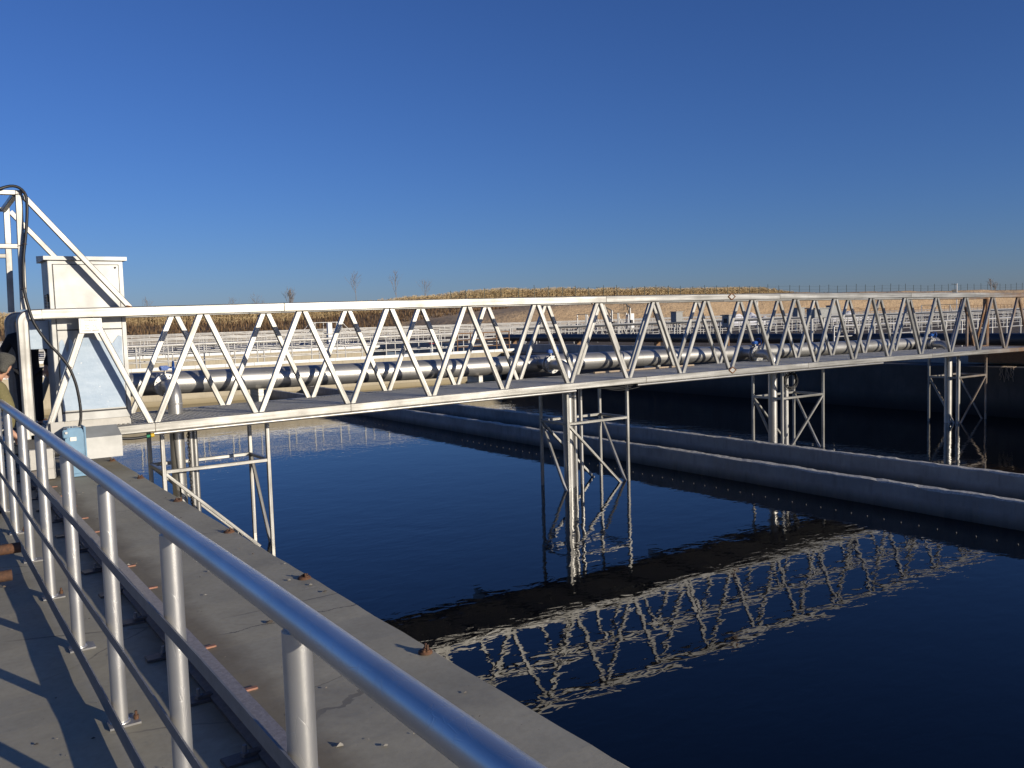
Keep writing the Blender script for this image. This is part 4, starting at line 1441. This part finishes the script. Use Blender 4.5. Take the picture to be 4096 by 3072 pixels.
def bare_tree(x, y, H, seed, label, spread=0.5, thick=0.05):
    thick *= 0.8
    rnd = random.Random(seed)
    z0 = terrain(x, y) - 0.1
    t = thing('bare_tree', label, 'tree', 'bare trees beyond the corn', (x, y, z0))
    mb = MB()
    mb.tube([(0, 0, 0), (0.03, 0, H * 0.35), (0, 0.02, H * 0.7), (0.02, 0, H)], [thick * 1.6, thick * 1.2, thick * 0.7, thick * 0.25], 7)
    mb.build('trunk', 'bark', t)
    tw = MB()
    def grow(p, d, L, r, lev):
        q = p + d * L
        mid = (p + q) / 2 + Vector((rnd.uniform(-1, 1), rnd.uniform(-1, 1), rnd.uniform(-1, 1))) * L * 0.06
        tw.tube([p, mid, q], [r, r * 0.8, r * 0.5], 4, None, False)
        if lev <= 0:
            return
        for k in range(rnd.randint(3, 4)):
            u = rnd.uniform(0.3, 1.0)
            e = (d + Vector((rnd.uniform(-1, 1), rnd.uniform(-1, 1), rnd.uniform(-0.1, 0.8))) * 0.75).normalized()
            grow(p + d * L * u, e, L * rnd.uniform(0.45, 0.7), r * 0.55, lev - 1)
    for k in range(11):
        z = H * rnd.uniform(0.2, 0.95)
        a = rnd.uniform(0, 2 * pi)
        d = Vector((cos(a) * spread, sin(a) * spread, rnd.uniform(0.7, 1.3))).normalized()
        grow(Vector((0, 0, z)), d, (H - z) * 0.5 + 0.5, thick * 0.45, 2)
    tw.build('crown', 'bark', t)
bare_tree(56.1, 150, 5.0, 1, 'slim dark leafless tree with a pointed top beyond the corn', 0.25, 0.11)
bare_tree(68.8, 150, 7.0, 2, 'tallest bare tree with a wide fan of twigs', 0.6, 0.055)
bare_tree(77.1, 150, 6.8, 3, 'bare tree with several upright stems next to the tallest one', 0.42, 0.055)
bare_tree(84.5, 152, 5.2, 4, 'small bare tree just above the first visible corn', 0.4, 0.045)
bare_tree(51.8, 155, 4.6, 5, 'low rounded bare bush left of the slim dark tree', 0.8, 0.04)
bare_tree(47.2, 155, 4.0, 6, 'lowest bare bush barely showing over the truss', 0.7, 0.05)
bare_tree(32.2, 150, 4.2, 7, 'faint bare bush beside the rusty foot of the mast brace', 0.7, 0.04)
bare_tree(299, 150, 5.2, 8, 'bare shrub at the far end of the crest fence', 0.6, 0.12)
bare_tree(306, 152, 4.0, 9, 'lower bare shrub next to the far end of the crest fence', 0.7, 0.12)

# crest fence
fn = thing('wire_fence', 'line of dark posts with wire along the crest above the sand bank', 'fence', loc=(72, 121.2, 0))
fpm = MB().bar((0, 0, -0.4), (0, 0, 2.35), 0.075, 0.075, (0, 1, 0), 0.0).mesh('post', 'fencegreen')
rnd = random.Random(12)
fx = []
x = 72.0
while x < 330:
    z = terrain(x, 121.2)
    ob = inst(fpm, 'post', (x - 72, 0, z), fn)
    ob.rotation_euler = (rnd.uniform(-.04, .04), rnd.uniform(-.07, .07), 0)
    ob.scale = (1, 1, rnd.uniform(0.9, 1.1))
    fx.append((x, z))
    x += rnd.uniform(2.9, 3.6)
for hgt in (0.6, 1.3, 2.0):
    ob = MB().tube([(x, 121.2, z + hgt) for x, z in fx], 0.012, 4).build('wire', 'fencegreen', fn)
    ob.matrix_parent_inverse = Matrix.Translation((-72, -121.2, 0))
# lamp post / wind sock mast on the crest side
lp = thing('signal_mast', 'white mast with a dark triangular pennant in front of the sand bank', 'mast', loc=(148, 80, 0))
MB().tube([(0, 0, 0), (0, 0, 5.3)], 0.08, 10).build('pole', 'white', lp)
pn = MB()
pn.v = [(-0.1, 0, 4.3), (-1.5, 0.1, 4.2), (-0.2, 0, 2.6), (-0.1, 0.03, 4.3), (-1.5, 0.13, 4.2), (-0.2, 0.03, 2.6)]
pn.face([0, 1, 2]); pn.face([5, 4, 3]); pn.face([0, 3, 4, 1]); pn.face([1, 4, 5, 2]); pn.face([2, 5, 3, 0])
pn.build('pennant', 'dark', lp)
ar = MB().tube([(0, 0, 5.1), (-1.8, 0, 5.2)], 0.04, 6)
ar.build('arm', 'dark', lp)

# ================================================================== LEFT EDGE: people and a rusty trolley
def skin_mesh(name, nodes, edges, mat, parent, sub=2, root=0):
    me = bpy.data.meshes.new(name)
    me.from_pydata([n[0] for n in nodes], edges, [])
    ob = link(name, me, parent)
    me.materials.append(M[mat])
    md = ob.modifiers.new('skin', 'SKIN')
    md.use_smooth_shade = True
    sk = me.skin_vertices[0].data
    for i, n_ in enumerate(nodes):
        r = n_[1]
        sk[i].radius = (r, r) if not isinstance(r, tuple) else r
        sk[i].use_root = (i == root)
    ss = ob.modifiers.new('sub', 'SUBSURF')
    ss.levels = sub
    ss.render_levels = sub
    return ob
M['skin'] = plain('skin', (0.50, 0.27, 0.17), 0.5, 0, 0.08, 30, 0.05)
M['olive'] = plain('olive_cloth', (0.17, 0.145, 0.06), 0.9, 0, 0.15, 60, 0.3)
M['darkcloth'] = plain('black_cloth', (0.012, 0.012, 0.015), 0.9, 0, 0.2, 60, 0.3)
M['fur'] = plain('grey_fur', (0.085, 0.08, 0.065), 0.95, 0, 0.35, 90, 0.8)
M['hair'] = plain('black_hair', (0.012, 0.010, 0.009), 0.6, 0, 0.1, 60, 0.2)

def person(label, loc, rz, H, lean, jacket, trousers, hat, arms):
    t = thing('person', label, 'person', None, loc)
    t.rotation_euler = (0, 0, rz)
    k = H / 1.75
    def up(z, y=0.0):
        # lean forward (+Y local) above the hips
        if z <= 0.92:
            return Vector((0, y, z)) * k
        d = z - 0.92
        return Vector((0, y + d * sin(lean), 0.92 + d * cos(lean))) * k
    def P(x, z, y=0.0):
        v = up(z, y)
        v.x = x * k
        return tuple(v)
    body = [(P(0, 0.95), 0.125 * k), (P(0, 1.20), 0.12 * k), (P(0, 1.40), 0.125 * k), (P(0, 1.50), 0.055 * k), (P(0, 1.585, 0.02), 0.085 * k), (P(0, 1.67, 0.015), 0.088 * k), (P(0, 1.74, 0.0), 0.05 * k), (P(0, 1.60, 0.105), 0.016 * k)]
    ed = [(0, 1), (1, 2), (2, 3), (3, 4), (4, 5), (5, 6), (4, 7)]
    for s_ in (-1, 1):
        b = len(body)
        body += [(P(0.09 * s_, 0.88), 0.085 * k), (P(0.10 * s_, 0.50, 0.03), 0.055 * k), (P(0.11 * s_, 0.09), 0.04 * k), (P(0.12 * s_, 0.03, 0.14), 0.032 * k)]
        ed += [(0, b), (b, b + 1), (b + 1, b + 2), (b + 2, b + 3)]
        b = len(body)
        ex, ez, ey = arms[0]
        hx, hz, hy = arms[1]
        body += [(P(0.19 * s_, 1.40), 0.06 * k), (P(ex * s_, ez, ey), 0.042 * k), (P(hx * s_, hz, hy), 0.03 * k), (P(hx * s_, hz - 0.05, hy + 0.05), 0.036 * k)]
        ed += [(2, b), (b, b + 1), (b + 1, b + 2), (b + 2, b + 3)]
        hb_ = b + 3
        for f in range(5):
            q = len(body)
            fx = (f - 2) * 0.018
            ln = (0.05, 0.075, 0.085, 0.078, 0.06)[f]
            body += [(P((hx + fx) * s_, hz - 0.10, hy + 0.075), 0.0095 * k), (P((hx + fx) * s_, hz - 0.10 - ln * .7, hy + 0.07), 0.008 * k)]
            ed += [(hb_, q), (q, q + 1)]
    skin_mesh('body', body, ed, 'skin', t)
    jk = [(P(0, 0.78), 0.17 * k), (P(0, 0.92), 0.168 * k), (P(0, 1.15), 0.155 * k), (P(0, 1.36), 0.16 * k), (P(0, 1.50), 0.085 * k)]
    je = [(0, 1), (1, 2), (2, 3), (3, 4)]
    for s_ in (-1, 1):
        b = len(jk)
        ex, ez, ey = arms[0]
        hx, hz, hy = arms[1]
        jk += [(P(0.20 * s_, 1.39), 0.085 * k), (P(ex * s_, ez, ey), 0.068 * k), (P(hx * s_, hz, hy), 0.052 * k)]
        je += [(3, b), (b, b + 1), (b + 1, b + 2)]
    skin_mesh('jacket', jk, je, jacket, t)
    tr = [(P(0, 0.93), 0.14 * k)]
    te = []
    for s_ in (-1, 1):
        b = len(tr)
        tr += [(P(0.095 * s_, 0.84), 0.10 * k), (P(0.10 * s_, 0.50, 0.03), 0.078 * k), (P(0.11 * s_, 0.10), 0.062 * k)]
        te += [(0, b), (b, b + 1), (b + 1, b + 2)]
    skin_mesh('trousers', tr, te, trousers, t)
    for s_ in (-1, 1):
        skin_mesh('shoe', [(P(0.11 * s_, 0.07, -0.03), 0.05 * k), (P(0.115 * s_, 0.05, 0.08), 0.046 * k), (P(0.12 * s_, 0.042, 0.17), 0.038 * k)], [(0, 1), (1, 2)], 'black', t)
    if hat:
        ht_ = [(P(0, 1.64, 0.01), 0.118 * k), (P(0, 1.73, 0.01), 0.122 * k), (P(0, 1.79, 0.0), 0.09 * k)]
        he = [(0, 1), (1, 2)]
        for s_ in (-1, 1):
            b = len(ht_)
            ht_ += [(P(0.115 * s_, 1.66, -0.01), 0.05 * k), (P(0.125 * s_, 1.56, -0.015), 0.052 * k)]
            he += [(0, b), (b, b + 1)]
        skin_mesh('fur_hat', ht_, he, 'fur', t)
    else:
        skin_mesh('hair', [(P(0, 1.64, -0.05), 0.075 * k), (P(0, 1.72, -0.015), 0.095 * k), (P(0, 1.75, 0.03), 0.06 * k)], [(0, 1), (1, 2)], 'hair', t)
    for s_ in (-1, 1):
        e = MB()
        bm_ = bmesh.new()
        bmesh.ops.create_uvsphere(bm_, u_segments=8, v_segments=6, radius=0.011 * k)
        e.bm(bm_, True)
        c = P(0.035 * s_, 1.635, 0.098)
        e.v = [(a + c[0], b + c[1], d + c[2]) for a, b, d in e.v]
        e.build('eye', 'black', t)
    return t
person('person in olive jacket and grey fur hat bending beside the railing', (0.425, 9.35, 0.0), radians(-72), 1.56, 0.46, 'olive', 'darkcloth', True, ((0.29, 1.14, 0.16), (0.24, 0.90, 0.26)))
person('person dressed in black standing behind the bridge end column', (1.24, 12.62, 0.46), radians(165), 1.47, 0.14, 'darkcloth', 'darkcloth', False, ((0.33, 1.16, 0.02), (0.26, 0.95, 0.16)))

# rusty trolley with pipe handles
tr = thing('pipe_trolley', 'rusty pipe framed trolley with a small wheel left of the railing', 'trolley', loc=(0.1, 6.0, 0))
def TP(mb, name, mat):
    ob = mb.build(name, mat, tr)
    ob.matrix_parent_inverse = Matrix.Translation((-0.1, -6.0, 0))
TP(MB().tube([(-0.65, 5.64, 0.478), (0.45, 5.64, 0.478)], 0.030, 18), 'pipe_bar', 'rust')
TP(MB().tube([(-0.65, 6.1, 0.215), (0.43, 6.1, 0.215)], 0.034, 18), 'pipe_bar', 'rust')
TP(MB().bar((-0.3, 5.64, 0.46), (-0.3, 6.1, 0.21), 0.04, 0.04, (1, 0, 0)), 'strut', 'rust')
TP(MB().bar((-0.3, 5.64, 0.46), (-0.3, 5.6, 0.0), 0.04, 0.04, (1, 0, 0)), 'stand', 'rust')
TP(MB().bar((-0.6, 5.64, 0.46), (-0.6, 5.6, 0.0), 0.04, 0.04, (1, 0, 0)), 'stand', 'rust')
TP(MB().bar((-0.3, 6.1, 0.21), (-0.3, 6.75, 0.13), 0.04, 0.04, (1, 0, 0)), 'strut', 'rust')
TP(MB().tube([(-0.35, 6.78, 0.13), (0.36, 6.78, 0.13)], 0.016, 10), 'axle', 'rust')
TP(MB().ring((0.33, 6.78, 0.13), (1, 0, 0), 0.098, 0.032, 28, 10), 'wheel', 'black')
TP(MB().tube([(0.31, 6.78, 0.13), (0.36, 6.78, 0.13)], 0.07, 18), 'wheel_hub', 'rustlight')

S.render.engine = 'CYCLES'
